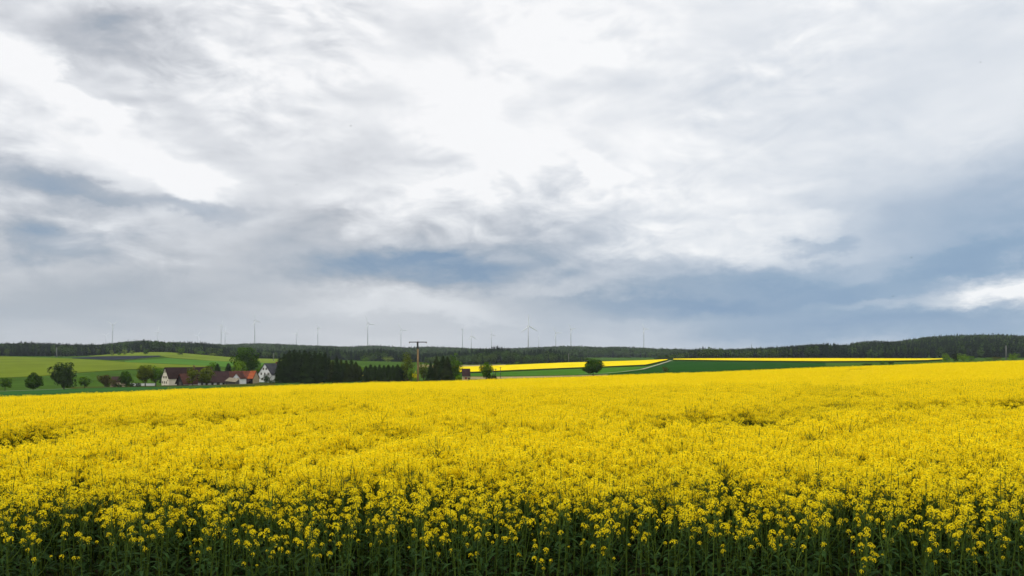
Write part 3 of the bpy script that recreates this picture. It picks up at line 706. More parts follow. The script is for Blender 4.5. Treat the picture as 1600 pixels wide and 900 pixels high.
# beige cottage behind the egg-shaped tree
h8 = gable_house('cottage', 179, 408, R(-82), 6.0, 5.2, 3.0, 5.2, M['beige'], M['roof_purple'], 'small beige cottage between copper bush and egg-shaped tree', 'cottage')
side_window(h8, 6.0, 2.6, 1.0)
# low white wall under the broad olive tree
x0, y0, z0 = at(203, 422); x1, y1, z1 = at(246, 424)
wl = empty('garden_wall', (x0, y0, z0)); tag(wl, 'low whitewashed yard wall seen between trunks of the broad olive tree', 'wall')
wm = MB(); Lw = x1-x0; wm.box(0, Lw, 0, 0.3, -0.8, 1.5); wm.build('wall', M['white'], wl)
wm = MB(); wm.box(-0.05, Lw+0.05, -0.06, 0.36, 1.503, 1.62); wm.build('coping', M['metal'], wl)
# stacked logs
x, y, z = at(735, 345); lg = MB(); rl = random.Random(3)
for row in range(3):
    for i in range(16-row):
        cx_ = (i + row*0.5)*0.24 + rl.uniform(-0.02, 0.02); lg.tube([(cx_, 0, 0.12+row*0.21), (cx_, 1.2, 0.12+row*0.21)], [0.115, 0.115], 8)
o = lg.build('log_pile', M['logs']); o.location = (x, y, z); tag(o, 'low brown stack of logs beside the small hut', 'log pile')

# ------------------------------------------------------------------ poles
def power_pole(px, Y, ytop, r, arm, label, material, name='power_pole'):
    x, y, z = at(px, Y); h = top_h(px, Y, ytop)
    t = empty(name, (x, y, z), R(4)); tag(t, label, 'power pole')
    m = MB(); m.tube([(0,0,-1),(0.02,0,h*0.5),(-0.05,0,h)], [r*1.25, r*1.05, r*0.82], 12); m.build('pole', material, t, True)
    if arm:
        a = MB(); a.box(-arm/2, arm/2, -0.09, 0.09, h+0.002, h+0.16); a.build('crossarm', M['steel'], t)
        c = MB(); c.tube([(-0.05,0,h-1.15),(-0.05,0,h+0.001)], [r*0.98, r*0.98], 12); c.box(-r*1.5, r*1.4, -0.1, 0.1, h-1.25, h-1.1); c.build('steel_cap', M['steel'], t)
        for xx in (-arm/2+0.12, 0.0, arm/2-0.12):
            i = MB(); i.tube([(xx,0,h-0.15),(xx,0,h-0.08),(xx,0,h-0.04),(xx,0,h+0.0)] if abs(xx) > 0.1 else [(xx,0,h+0.162),(xx,0,h+0.20),(xx,0,h+0.24),(xx,0,h+0.27)], [0.05, 0.085, 0.06, 0.07], 8); i.build('insulator', M['porcelain'], t)
    return t
power_pole(653, 150, 535.2, 0.17, 3.35, 'wooden power pole with wide steel crossarm rising at the yellow field edge', M['polewood'])
power_pole(88.5, 960, 543, 0.5, 0, 'thin pale pole in front of the dark ridge', M['polegrey'], 'utility_pole')
power_pole(427.5, 900, 551.5, 0.3, 0, 'thin pale pole left of the tall spruces before the conifer belt', M['polegrey'], 'utility_pole')
power_pole(888.5, 960, 552, 0.35, 0, 'thin pale pole at the wood edge above the far yellow field', M['polegrey'], 'utility_pole')
power_pole(782, 420, 574.5, 0.13, 0.9, 'slender dark pole across the far yellow field', M['steel'])
power_pole(771, 330, 577, 0.10, 0.8, 'slender dark pole touching the airy green tree', M['steel'])
power_pole(774.5, 345, 577, 0.10, 0.8, 'slender dark pole just right of the one at the airy tree', M['steel'])
power_pole(1572, 700, 540, 0.40, 0, 'tall pale pole before the dark forest near the fresh green tree', M['polegrey'], 'utility_pole')
x, y, z = at(1174, 1450)
mst = empty('radio_mast', (x, y, z)); tag(mst, 'tiny mast poking out of the forest skyline', 'mast')
hm = top_h(1174, 1450, 538.5); m = MB()
for a in range(3): m.tube([(0.9*math.cos(a*2.094), 0.9*math.sin(a*2.094), -1), (0.15*math.cos(a*2.094), 0.15*math.sin(a*2.094), hm)], [0.22, 0.12], 5)
for q in range(12):
    zq = hm*q/12; rr = 0.9 - 0.75*q/12
    for a in range(3): m.tube([(rr*math.cos(a*2.094), rr*math.sin(a*2.094), zq), (rr*math.cos(a*2.094+2.094), rr*math.sin(a*2.094+2.094), zq+1.2)], [0.06, 0.06], 4)
m.build('lattice', M['steel'], mst)
m = MB(); m.tube([(0,0,hm),(0,0,hm+3)], [0.1, 0.05], 5); m.build('antenna', M['steel'], mst)

# ------------------------------------------------------------------ wind turbines
def blade_mb(L):
    mb = MB(); n = 10; secs = []
    for i in range(n+1):
        t = i/n; ch = 1.4*L*(0.035 + 0.05*min(1, t/0.2)*(1-t)**0.9 + 0.008*(1-t)) ; th = L*(0.030*(1-t)**1.4 + 0.004); tw = R(22*(1-t)**2)
        ring = []
        for a in range(8):
            u = 2*math.pi*a/8; X = math.cos(u)*ch*0.5 - ch*0.1; Yv = math.sin(u)*th*0.5
            ring.append((X*math.cos(tw)-Yv*math.sin(tw), X*math.sin(tw)+Yv*math.cos(tw), L*0.02 + t*L*0.98))
        secs.append(ring)
    for r_ in secs: mb.v.extend(r_)
    for i in range(n):
        for a in range(8): mb.f.append((i*8+a, i*8+(a+1)%8, (i+1)*8+(a+1)%8, (i+1)*8+a)); mb.m.append(0)
    mb.f.append(tuple(range(7,-1,-1))); mb.f.append(tuple(n*8+a for a in range(8))); mb.m += [0, 0]
    return mb
HUB, BL = 120.0, 50.0
m = MB(); m.tube([(0,0,-80),(0,0,0),(0,0,HUB*0.5),(0,0,HUB-2)], [3.6, 3.5, 2.8, 2.0], 16, cap=True); me_tower = m.mesh('tower', M['turbine'], True)
m = MB(); m.tube([(0,-4,HUB),(0,-3.4,HUB),(0,3,HUB+0.2),(0,8.5,HUB+0.3),(0,9.5,HUB+0.3)], [1.2, 2.1, 2.4, 2.0, 0.8], 10); me_nac = m.mesh('nacelle', M['turbine'], True)
m = MB(); m.tube([(0,-8,0),(0,-7.3,0),(0,-6,0),(0,-4.2,0)], [0.2, 1.2, 1.9, 2.0], 10); me_hub = m.mesh('hub', M['blade'], True)
me_bl = blade_mb(BL).mesh('blade', M['blade'], True)
# column, row of the hub, rotor length in rows -> distance; turn of the rotor, yaw
TB = [
 (175.5, 507.5, 10.5, 60, 62, 'wind turbine standing alone at the far end of the row above the ridge'),
 (246.5, 518, 9.0, 10, 60, 'short wind turbine above the hill meadow, second in the row'),
 (308.5, 524, 8.0, 35, 50, 'tiny wind turbine barely over the ridge, third in the row'),
 (345.5, 508, 10.0, 20, 75, 'taller of the pair of wind turbines close together'),
 (351.8, 518, 9.0, 5, 55, 'shorter of the pair of wind turbines close together'),
 (398, 501, 13.0, 100, 68, 'tall wind turbine over the barns, right of the close pair'),
 (463, 521, 9.0, 25, 40, 'faint wind turbine above the tall spruce clump'),
 (496.5, 513, 10.5, 80, 75, 'upright wind turbine between the faint one and the high one over the spruces'),
 (574.5, 506, 13.0, 95, 50, 'high wind turbine with angled blades over the low spruce row'),
 (626.5, 516, 11.0, 90, 45, 'wind turbine with one blade pointing sideways left of the power pole'),
 (722.5, 515, 10.5, 70, 78, 'slim wind turbine over the dark pointed spruces right of the power pole'),
 (736.5, 525.5, 11.5, 115, 48, 'low wind turbine with bright blades just right of the slim one'),
 (768, 523, 10.0, 105, 45, 'pale low wind turbine over the airy green tree'),
 (825.5, 509.5, 17.5, -4, 32, 'largest wind turbine with all three blades plain to see'),
 (841.5, 525, 8.0, 30, 75, 'smallest wind turbine close beside the largest one'),
 (868.5, 520.5, 11.0, -35, 30, 'wind turbine with a white blade raised to one side, right of the smallest one'),
 (892, 514.5, 11.0, 80, 45, 'slim wind turbine above the thin pale pole'),
 (1006, 514, 10.5, 90, 40, 'last wind turbine alone over the low end of the ridge'),
 (165.5, 524, 6.5, 50, 50, 'faint tiny wind turbine left beside the lone one above the ridge'),
]
first = None
for px, yh, rl_, turn, yaw, lb in TB:
    Y = F*BL/rl_; X = (px-CX)/F*Y; zh = row2z(Y, yh)
    t = empty('wind_turbine', (X, Y, zh-HUB), R(yaw)); tag(t, lb, 'wind turbine', 'wind turbines along the horizon')
    for nm, me in (('tower', me_tower), ('nacelle', me_nac)): link(nm, me, t)
    hb = link('hub', me_hub, t); hb.location = (0, 0, HUB)
    for kq in range(3):
        b = link('blade', me_bl, t); b.location = (0, -5.8, HUB); b.rotation_euler = (0, R(turn + 120*kq), 0)

# ------------------------------------------------------------------ birds
def bird(px, y, D, span, yaw, flap, label):
    X = (px-CX)/F*D; Z = row2z(D, y)
    mb = MB(); s = span/2
    rings = []
    for t_, rr in ((-0.50,0.008),(-0.36,0.045),(-0.2,0.085),(0.0,0.10),(0.22,0.075),(0.34,0.05),(0.42,0.055),(0.50,0.03),(0.56,0.006)):
        rings.append([(rr*s*math.cos(a*math.pi/3), t_*s, rr*s*math.sin(a*math.pi/3)) for a in range(6)])
    for r_ in rings: mb.v.extend(r_)
    for i in range(len(rings)-1):
        for a in range(6): mb.f.append((i*6+a, i*6+(a+1)%6, (i+1)*6+(a+1)%6, (i+1)*6+a)); mb.m.append(0)
    for sg in (-1, 1):
        st = [(0.04, 0.20, -0.16, 0.03), (0.35, 0.26, -0.12, 0.05+flap*0.5), (0.7, 0.12, -0.16, 0.05+flap), (1.0, -0.28, -0.34, 0.02+flap*0.9)]
        b = len(mb.v)
        for (wx, y1_, y0_, wz) in st:
            for dz in (0.012, -0.012): mb.v += [(sg*wx*s, y1_*s, wz*s+dz*s), (sg*wx*s, y0_*s, wz*s+dz*s)]
        for i in range(3):
            o0, o1 = b+i*4, b+i*4+4
            mb.f += [(o0,o0+1,o1+1,o1),(o0+2,o1+2,o1+3,o0+3),(o0,o1,o1+2,o0+2),(o0+1,o0+3,o1+3,o1+1)]; mb.m += [0]*4
    for sg in (-1, 1):
        b = len(mb.v); mb.v += [(0,-0.45*s,0.01*s),(sg*0.05*s,-0.46*s,0),(sg*0.12*s,-0.85*s,0),(0.0,-0.6*s,0.012*s)]; mb.f.append((b,b+1,b+2,b+3)); mb.m.append(0)
    o = mb.build('bird', M['bird'], smooth=True); o.location = (X, D, Z); o.rotation_euler = (R(8), R(-12), R(yaw))
    tag(o, label, 'bird', 'birds in the sky')
bird(548, 197, 75, 0.33, 60, 0.25, 'tiny dark bird high in the white middle of the sky')
bird(90, 359, 80, 0.36, 40, -0.2, 'tiny bird gliding before the blue-grey cloud at the far left')
bird(463, 288.5, 85, 0.33, 80, 0.05, 'tiny bird with level wings below the white streak of cloud')
bird(1532, 97, 80, 0.32, 75, -0.1, 'tiny bird alone in the pale upper right sky')
bird(1424, 402.5, 90, 0.30, 30, 0.35, 'tiny bird before the blue cloud at the right, higher of two')
bird(1396, 463, 85, 0.34, -50, 0.3, 'tiny bird before the dark blue band at the right, lower of two')
bird(292, 428, 95, 0.22, 20, 0.2, 'speck of a bird in the grey rain sky over the farm')

# ------------------------------------------------------------------ the rapeseed
def raceme(rng, scale=1.0, nfl=20, petals=4):
    """flower head: axis along +z, top of the open flowers near z=0; materials 0 petal, 1 bud/pod"""
    mb = MB()
    for i in range(nfl):
        t = (i+0.5)/nfl; a = i*2.39996 + rng.uniform(-0.4, 0.4)
        r = (0.011 + 0.030*math.sin(min(1, t*1.35)*math.pi*0.5)) * rng.uniform(0.85, 1.2); z = 0.008 - 0.054*t**1.25 + rng.uniform(-0.006, 0.006)
        el = R(75 - 70*t + rng.uniform(-15, 15))
        n = Vector((math.cos(a)*math.cos(el), math.sin(a)*math.cos(el), math.sin(el)))
        c = Vector((math.cos(a)*r, math.sin(a)*r, z)); u = n.orthogonal().normalized(); u.rotate(Matrix.Rotation(rng.uniform(0, 1.5), 3, n)); w = n.cross(u)
        pl = rng.uniform(0.0095, 0.0125)
        for q in range(petals):
            d = u*math.cos(q*math.pi/2) + w*math.sin(q*math.pi/2); s = n.cross(d)
            mb.add([c, c + d*pl*0.65 - s*pl*0.42 + n*0.0025, c + d*pl*1.05 - n*0.001, c + d*pl*0.65 + s*pl*0.42 + n*0.0025], [(0,1,2,3)], 0)
    for i in range(7):                                            # buds
        a = i*2.4; r = 0.006*math.sqrt(i); c = Vector((math.cos(a)*r, math.sin(a)*r, 0.012 - 0.0009*i))
        mb.add([c+Vector((0.003,0,0)), c+Vector((0,0.003,0)), c+Vector((-0.003,0,0)), c+Vector((0,-0.003,0)), c+Vector((0,0,0.006)), c-Vector((0,0,0.005))],
               [(0,1,4),(1,2,4),(2,3,4),(3,0,4),(1,0,5),(2,1,5),(3,2,5),(0,3,5)], 1)
    for i in range(6):                                            # young pods below the flowers
        a = rng.uniform(0, 6.28); z = -0.075 - 0.014*i; L = rng.uniform(0.025, 0.05); d = Vector((math.cos(a), math.sin(a), 0.8)).normalized(); s = Vector((-math.sin(a), math.cos(a), 0))*0.0016
        p = Vector((0,0,z)); mb.add([p-s, p+s, p+d*L+s*0.6, p+d*L-s*0.6], [(0,1,2,3)], 1)
    for i in range(rng.randint(0, 2)):                            # a few looser flowers lower down
        a = rng.uniform(0, 6.28); c = Vector((math.cos(a)*rng.uniform(0.025, 0.04), math.sin(a)*rng.uniform(0.025, 0.04), -0.07 - rng.uniform(0, 0.045)))
        n = Vector((math.cos(a), math.sin(a), 0.3)).normalized(); u = n.orthogonal().normalized(); w = n.cross(u); pl = 0.0105
        for q in range(petals):
            d = u*math.cos(q*math.pi/2) + w*math.sin(q*math.pi/2); s = n.cross(d)
            mb.add([c, c + d*pl*0.65 - s*pl*0.42, c + d*pl, c + d*pl*0.65 + s*pl*0.42], [(0,1,2,3)], 0)
    mb.v = [(x*scale, y*scale, z*scale) for x, y, z in mb.v]
    return mb
RM = [raceme(random.Random(500+i), 1.0, random.Random(i).randint(20, 28)) for i in range(6)]
def leaf_blade(mb, p, d, L, w, curl, mi=0):
    d = Vector(d).normalized(); s = d.cross(Vector((0,0,1))).normalized(); pts = []
    n = 4
    for i in range(n+1):
        t = i/n; c = Vector(p) + d*L*t + Vector((0,0,-curl*L*t*t)); ww = w*(math.sin(math.pi*min(1, 0.12+0.88*t))**0.8)*0.5 if t < 1 else 0.001
        pts += [c - s*ww + Vector((0,0,ww*0.35)), c, c + s*ww + Vector((0,0,ww*0.35))]
    f = []
    for i in range(n):
        b = i*3; f += [(b, b+1, b+4, b+3), (b+1, b+2, b+5, b+4)]
    mb.add(pts, f, mi)
def plant(seed, H, lean_kind=False):
    """returns stalk, foliage (MB) and a list of (matrix, raceme index) for one rapeseed plant of height H"""
    rng = random.Random(seed); stalk, fol, heads = MB(), MB(), []
    lean = Vector((rng.uniform(-0.07, 0.07), rng.uniform(-0.07, 0.07), 0))
    def sp(t): return lean*H*t*t + Vector((0,0,H*t))
    stalk.tube([sp(t) for t in (0, 0.3, 0.6, 0.85, 1.0)], [0.0075, 0.0068, 0.0055, 0.0035, 0.0022], 5, cap=False)
    heads.append((Matrix.Translation(sp(1.0)) @ Matrix.Rotation(rng.uniform(0, 6), 4, 'Z') @ Matrix.Scale(rng.uniform(0.85, 1.25) if lean_kind else rng.uniform(1.1, 1.45), 4), rng.randrange(6)))
    nb = rng.randint(2, 4) if lean_kind else rng.randint(7, 9)
    for i in range(nb):
        t0 = rng.uniform(0.50, 0.86); a = i*2.4 + rng.uniform(-0.5, 0.5); top = H*(1 - (0.30 if lean_kind else 0.20)*rng.random()**(0.8 if lean_kind else 1.6))
        p0 = sp(t0); rise = max(0.10, top - p0.z); out = min(0.24, rise*rng.uniform(0.4, 0.8))
        o = Vector((math.cos(a), math.sin(a), 0))
        p1 = p0 + o*out*0.55 + Vector((0,0,rise*0.38)); p2 = p0 + o*out + Vector((0,0,rise))
        stalk.tube([p0, p1, p2], [0.004, 0.003, 0.0018], 4, cap=False)
        heads.append((Matrix.Translation(p2) @ Matrix.Rotation(rng.uniform(-0.25, 0.25), 4, 'X') @ Matrix.Rotation(rng.uniform(0, 6), 4, 'Z') @ Matrix.Scale(rng.uniform(0.4, 0.8) if lean_kind else rng.uniform(0.9, 1.35), 4), rng.randrange(6)))
        leaf_blade(fol, p0, o + Vector((0,0,0.5)), rng.uniform(0.08, 0.14), rng.uniform(0.022, 0.035), 0.5)
    for i in range(9 if lean_kind else 11):                       # stem leaves, bigger lower down
        t = 0.10 + 0.062*i + rng.uniform(-0.02, 0.02); a = i*2.4 + rng.uniform(-0.6, 0.6); L = (0.25 - 0.20*t)*rng.uniform(0.75, 1.2)
        leaf_blade(fol, sp(t), (math.cos(a), math.sin(a), rng.uniform(0.2, 0.7)), L, L*rng.uniform(0.22, 0.32), rng.uniform(0.4, 0.9))
    return stalk, fol, heads
rp = random.Random(77)
PROTO_H = [1.22, 1.30, 1.36, 1.27, 1.40, 1.16, 1.25, 1.32, 1.38, 1.20, 1.28, 1.16]
PLANTS = [plant(900+i, h, i >= 6) for i, h in enumerate(PROTO_H)]
def whole_plant_mesh(i):
    st, fo, hd = PLANTS[i]; mb = MB(); mb.merge(st, 0); mb.merge(fo, 1)
    for Mx_, r_ in hd:
        h = RM[r_]; b = len(mb.v)
        mb.v.extend(tuple(Mx_ @ Vector(p)) for p in h.v); mb.f.extend(tuple(q+b for q in f) for f in h.f); mb.m.extend(2 + q for q in h.m)
    return mb.mesh('rape_plant', [M['stalk'], M['leaf'], M['petal'], M['bud']])
def tile_mesh(seed, S, per_m2):
    """a square of crop seen from farther away: heads of a few petals each over dark leaves"""
    rng = np.random.default_rng(seed); n = int(S*S*per_m2)
    c = np.stack([rng.uniform(-S/2, S/2, n), rng.uniform(-S/2, S/2, n), 1.13 + 0.16*rng.normal(size=n)*0.75], axis=1)
    c[:,2] -= np.where(rng.uniform(size=n) < 0.25, rng.uniform(0.05, 0.25, n), 0)
    k_ = 13
    P = np.repeat(c, k_, axis=0); off = rng.normal(size=P.shape); off /= np.linalg.norm(off, axis=1)[:,None]
    off *= (rng.uniform(0.3, 1, len(P))**0.5)[:,None] * np.array([0.036, 0.036, 0.045])
    Q1 = rand_quads(rng, P+off, rng.uniform(0.020, 0.032, len(P)), 0.8, 0.25)
    m2 = int(S*S*110)
    C2 = np.stack([rng.uniform(-S/2, S/2, m2), rng.uniform(-S/2, S/2, m2), rng.uniform(0.35, 1.0, m2)], axis=1)
    Q2 = rand_quads(rng, C2, rng.uniform(0.10, 0.2, m2), 0.4, 0.2)
    return quads_mesh('crop_tile', np.concatenate([Q1, Q2]), [M['petal'], M['leaf']], np.concatenate([np.zeros(len(Q1)), np.ones(len(Q2))]))
PM = [whole_plant_mesh(i) for i in range(12)]
TS = 1.0
TM = [tile_mesh(60+i, TS*1.10, 165) for i in range(4)]
CROPC = proto_coll('crop_unit', PM + TM)                # 0-5 bushy plants, 6-11 lean plants, 12-15 squares

# wheel tracks: lines on the ground found from sight lines over the flowers
def canopy_hit(px, y): return hit(px, y, 5.0, CROP*0.95, edge_depth(px))
def track(pts):
    out = []
    for p, y in pts:
        Y = canopy_hit(p, y); out.append(((p-CX)/F*Y, Y))
    return out
TRACKS = [track([(-150,708),(0,688),(150,672),(350,655),(480,648)]), track([(1080,668),(1180,655),(1300,645),(1600,634),(1750,630)]),
          track([(1288,645),(1312,618),(1332,592),(1342,575)]), track([(560,686),(700,682),(870,683)])]
TW = [0.62, 0.55, 0.50, 0.35]; TP = [1.0, 0.95, 0.5, 0.6]
def near_track(X, Y, wide=1.0):
    keep = np.zeros(len(X))
    for tr, w_, pr in zip(TRACKS, TW, TP):
        for (x0, y0), (x1, y1) in zip(tr[:-1], tr[1:]):
            dx, dy = x1-x0, y1-y0; l2 = dx*dx+dy*dy
            t = np.clip(((X-x0)*dx + (Y-y0)*dy)/l2, 0, 1); d = np.hypot(X-x0-dx*t, Y-y0-dy*t)
            keep = np.maximum(keep, np.where(d < w_*wide*(1+Y/90), pr, 0))
    return keep
def lump(X, Y):
    return (np.sin(X*1.9+1.3*np.sin(Y*1.1)) * np.sin(Y*1.6+1.1*np.sin(X*0.8)) + 0.6*np.sin(X*4.3+Y*2.2)*np.sin(Y*4.9-X*1.3))
rng = np.random.default_rng(5)
FRONT, SPLIT = 7.9, 44.0
# zone of whole plants
sp_ = 0.185
xs, ys = np.meshgrid(np.arange(-38, 38, sp_), np.arange(FRONT, SPLIT+0.5, sp_))
X = xs.ravel() + rng.uniform(-0.5, 0.5, xs.size)*sp_; Y = ys.ravel() + rng.uniform(-0.5, 0.5, xs.size)*sp_
Y += 0.10*np.sin(X*1.3) * np.exp(-(Y-FRONT)) 
ok = (np.abs(X) < 0.80*Y + 3.0) & (rng.uniform(size=len(X)) > 0.42*np.clip((FRONT + 1.5 - Y)/1.5, 0, 1)) & (rng.uniform(size=len(X)) > near_track(X, Y))
X, Y = X[ok], Y[ok]; Z = heights(X, Y)
sc_ = 1.0 + 0.075*lump(X, Y) + rng.normal(size=len(X))*0.055
beside = near_track(X, Y, 2.6) * (0.75 + 0.25*np.sin(X*0.9+Y*0.7))
sc_ = sc_*(1 - 0.26*beside)
edge = np.clip((FRONT + 1.9 - Y)/1.9, 0, 1)                      # the outermost plants are shorter and stand thinner
sc_ = sc_ - edge*(rng.uniform(-0.03, 0.20, len(X)) + 0.22*(rng.uniform(size=len(X)) < 0.12))
# the front-most three hundred stand as plants of their own
order = np.argsort(Y + np.where(np.abs(X) > 5.2, 50, 0))
indiv = order[:290]; rest = np.setdiff1d(np.arange(len(X)), indiv)
pk = rng.integers(0, 6, len(X)) + np.where((rng.uniform(size=len(X)) < beside*0.8) | (rng.uniform(size=len(X)) < np.clip((FRONT + 4.5 - Y)/3.8, 0.12, 1)), 6, 0); tz = rng.uniform(0, 6.28, len(X)); tl = rng.normal(size=(len(X), 2))*0.05
me_st = [p[0].mesh('stalk', M['stalk']) for p in PLANTS]; me_fo = [p[1].mesh('leaves', M['leaf']) for p in PLANTS]
me_rm = [r_.mesh('flower_head', [M['petal'], M['bud']]) for r_ in RM]
for i in indiv:
    kx = int(pk[i]); t = empty('rapeseed_plant', (float(X[i]), float(Y[i]), float(Z[i]))); t.rotation_euler = (float(tl[i,0])*1.3, float(tl[i,1])*1.3, float(tz[i])); s_ = float(sc_[i]); t.scale = (s_, s_, s_)
    tag(t, 'flowering rapeseed plant with bare stalk at the front edge of the field', 'plant', 'rapeseed plants along the front edge')
    link('stalk', me_st[kx], t); link('leaves', me_fo[kx], t)
    for Mx_, r_ in PLANTS[kx][2]:
        h = link('flower_head', me_rm[r_], t); h.matrix_local = Mx_
P1 = np.stack([X, Y, Z], axis=1)[rest]; K1 = pk[rest]; T1 = np.stack([tl[:,0], tl[:,1], tz], axis=1)[rest]; S1 = np.repeat(sc_[rest][:,None], 3, axis=1)
# zone of crop squares out to the far edge
xs, ys = np.meshgrid(np.arange(-170, 220, TS), np.arange(SPLIT+TS*0.5, 200, TS))
X = xs.ravel() + rng.uniform(-0.25, 0.25, xs.size); Y = ys.ravel() + rng.uniform(-0.25, 0.25, xs.size)
px = CX + F*X/Y; ed = np.interp(px, PXS, EDGE_Y)
ok = (Y < ed) & (px > -520) & (px < 2120); X, Y = X[ok], Y[ok]
gap = near_track(X, Y, 1.5)
ok = rng.uniform(size=len(X)) > gap*0.0; X, Y, gap = X[ok], Y[ok], gap[ok]
sc2 = 1.0 + 0.05*np.sin(X*0.35+np.sin(Y*0.21))*np.sin(Y*0.27) + rng.normal(size=len(X))*0.03 - 0.24*(gap > 0)
P2 = np.stack([X, Y, heights(X, Y)], axis=1)
S2 = np.stack([np.ones(len(X)), np.ones(len(X)), sc2], axis=1)
T2 = np.stack([np.zeros(len(X)), np.zeros(len(X)), rng.integers(0, 4, len(X))*math.pi/2 + rng.normal(size=len(X))*0.12], axis=1)
scatter('rapeseed_crop', np.concatenate([P1, P2]), np.concatenate([K1, rng.integers(12, 16, len(X))]), np.concatenate([T1, T2]), np.concatenate([S1, S2]), CROPC,
        'dense yellow flowering rapeseed crop filling the field')
# soil under the crop
mb = MB(); n_ = 90; rows = np.concatenate([np.linspace(4.9, 30, 24), np.linspace(34, 1.0*200, 60)])
cols = np.linspace(-640, 2240, n_)
for p in cols:
    e = edge_depth(p)
    for q in np.linspace(0, 1, 60)**1.6:
        Yv = 4.9 + (e-4.9)*q; Xv = (p-CX)/F*Yv; mb.v.append((Xv, Yv, hz(Xv, Yv)+0.05))
for c in range(n_-1):
    for r_ in range(59): i = c*60+r_; mb.f.append((i, i+60, i+61, i+1)); mb.m.append(0)
tag(mb.build('soil', M['soil']), 'dark soil under the rapeseed', kind='structure')

# ------------------------------------------------------------------ air
hb_ = MB(); zmin = min(v[2] for v in verts) - 1.0
hb_.box(-13500, 13500, -40, 7100, zmin, 330)
hm_ = bpy.data.materials.new('air'); hm_.use_nodes = True; nt = hm_.node_tree; nt.nodes.remove(nt.nodes['Principled BSDF'])
pv = nt.nodes.new('ShaderNodeVolumePrincipled'); pv.inputs['Color'].default_value = (0.80, 0.90, 1.0, 1); pv.inputs['Density'].default_value = 0.000043; pv.inputs['Anisotropy'].default_value = 0.2
nt.links.new(pv.outputs[0], nt.nodes['Material Output'].inputs['Volume'])
tag(hb_.build('haze', hm_), 'thin blue-grey air over the far hills', kind='stuff')

# ------------------------------------------------------------------ sky
SUN_EL, SUN_AZ = R(52), R(282)          # compass-like: 0 = ahead (+Y), clockwise
world = bpy.data.worlds.new('World'); sc.world = world; world.use_nodes = True
nt = world.node_tree; N, L = nt.nodes, nt.links
bg = N['Background']; bg.inputs['Strength'].default_value = 0.1
def inp(sock, v):
    if isinstance(v, (int, float)): sock.default_value = v
    elif isinstance(v, tuple): sock.default_value = v
    else: L.new(v, sock)
def mth(op, a, b=None, c=None, clamp=False):
    n = N.new('ShaderNodeMath'); n.operation = op; n.use_clamp = clamp
    for i, v in enumerate((a, b, c)):
        if v is not None: inp(n.inputs[i], v)
    return n.outputs[0]
def vmth(op, a, b=None, scale=None):
    n = N.new('ShaderNodeVectorMath'); n.operation = op
    inp(n.inputs[0], a)
    if b is not None: inp(n.inputs[1], b)
    if scale is not None: inp(n.inputs['Scale'], scale)
    return n.outputs['Value'] if op in ('DOT_PRODUCT', 'LENGTH') else n.outputs[0]
def sstep(v, a, b, lo=0.0, hi=1.0):
    n = N.new('ShaderNodeMapRange'); n.interpolation_type = 'SMOOTHSTEP'
    inp(n.inputs['Value'], v); n.inputs['From Min'].default_value = a; n.inputs['From Max'].default_value = b
    n.inputs['To Min'].default_value = lo; n.inputs['To Max'].default_value = hi
    return n.outputs['Result']
def comb(x, y, z):
    n = N.new('ShaderNodeCombineXYZ'); inp(n.inputs[0], x); inp(n.inputs[1], y); inp(n.inputs[2], z); return n.outputs[0]
def noise(v, scale, detail=6, rough=0.55, dist=0.0, out='Fac'):
    n = N.new('ShaderNodeTexNoise'); L.new(v, n.inputs['Vector']); n.inputs['Scale'].default_value = scale; n.inputs['Detail'].default_value = detail
    n.inputs['Roughness'].default_value = rough; n.inputs['Distortion'].default_value = dist
    return n.outputs[out]
def mixc(f, a, b):
    n = N.new('ShaderNodeMixRGB'); inp(n.inputs['Fac'], f); inp(n.inputs['Color1'], a); inp(n.inputs['Color2'], b); return n.outputs['Color']
tc = N.new('ShaderNodeTexCoord')
dr = vmth('NORMALIZE', tc.outputs['Generated'])
sx = N.new('ShaderNodeSeparateXYZ'); L.new(dr, sx.inputs[0]); dx, dy, dz = sx.outputs
az = mth('ARCTAN2', dx, dy); el = mth('ARCSINE', dz)
zz = mth('ADD', mth('MAXIMUM', dz, 0.0), 0.10)
pu, pv_ = mth('DIVIDE', dx, zz), mth('DIVIDE', dy, zz)                     # the cloud deck seen in perspective
def plane(sx_, sy_, off): return comb(mth('MULTIPLY', pu, sx_), mth('MULTIPLY', pv_, sy_), off)
ae = comb(mth('MULTIPLY', az, 3.0), mth('MULTIPLY', el, 6.5), 0.3)
w1 = vmth('MULTIPLY', vmth('SUBTRACT', noise(ae, 1.3, 3, 0.5, 0.0, 'Color'), (0.5, 0.5, 0.5)), (0.20, 0.075, 0.0))
w2 = vmth('MULTIPLY', vmth('SUBTRACT', noise(ae, 6.0, 8, 0.62, 0.0, 'Color'), (0.5, 0.5, 0.5)), (0.10, 0.045, 0.0))
pos = vmth('ADD', vmth('ADD', comb(az, el, 0.0), w1), w2)
def px2(px, y):
    a = math.atan((px-CX)/F); return a, math.atan((HY-y)/F*math.cos(a))
def blobs(lst):
    acc = None
    for it in lst:
        px, y, rx, ry, rot, amp = it[:6]
        a, e = px2(px, y)
        m = N.new('ShaderNodeMapping'); m.vector_type = 'TEXTURE'; L.new(pos, m.inputs['Vector'])
        m.inputs['Location'].default_value = (a, e, 0); m.inputs['Rotation'].default_value = (0, 0, R(rot)); m.inputs['Scale'].default_value = (rx/F, ry/F, 1)
        q = vmth('DOT_PRODUCT', m.outputs[0], m.outputs[0])
        if len(it) > 6: q = mth('MULTIPLY', q, q)          # a firmer edge
        g_ = mth('EXPONENT', mth('MULTIPLY', q, -1.0))
        acc = mth('MULTIPLY', g_, amp) if acc is None else mth('MULTIPLY_ADD', g_, amp, acc)
    return acc
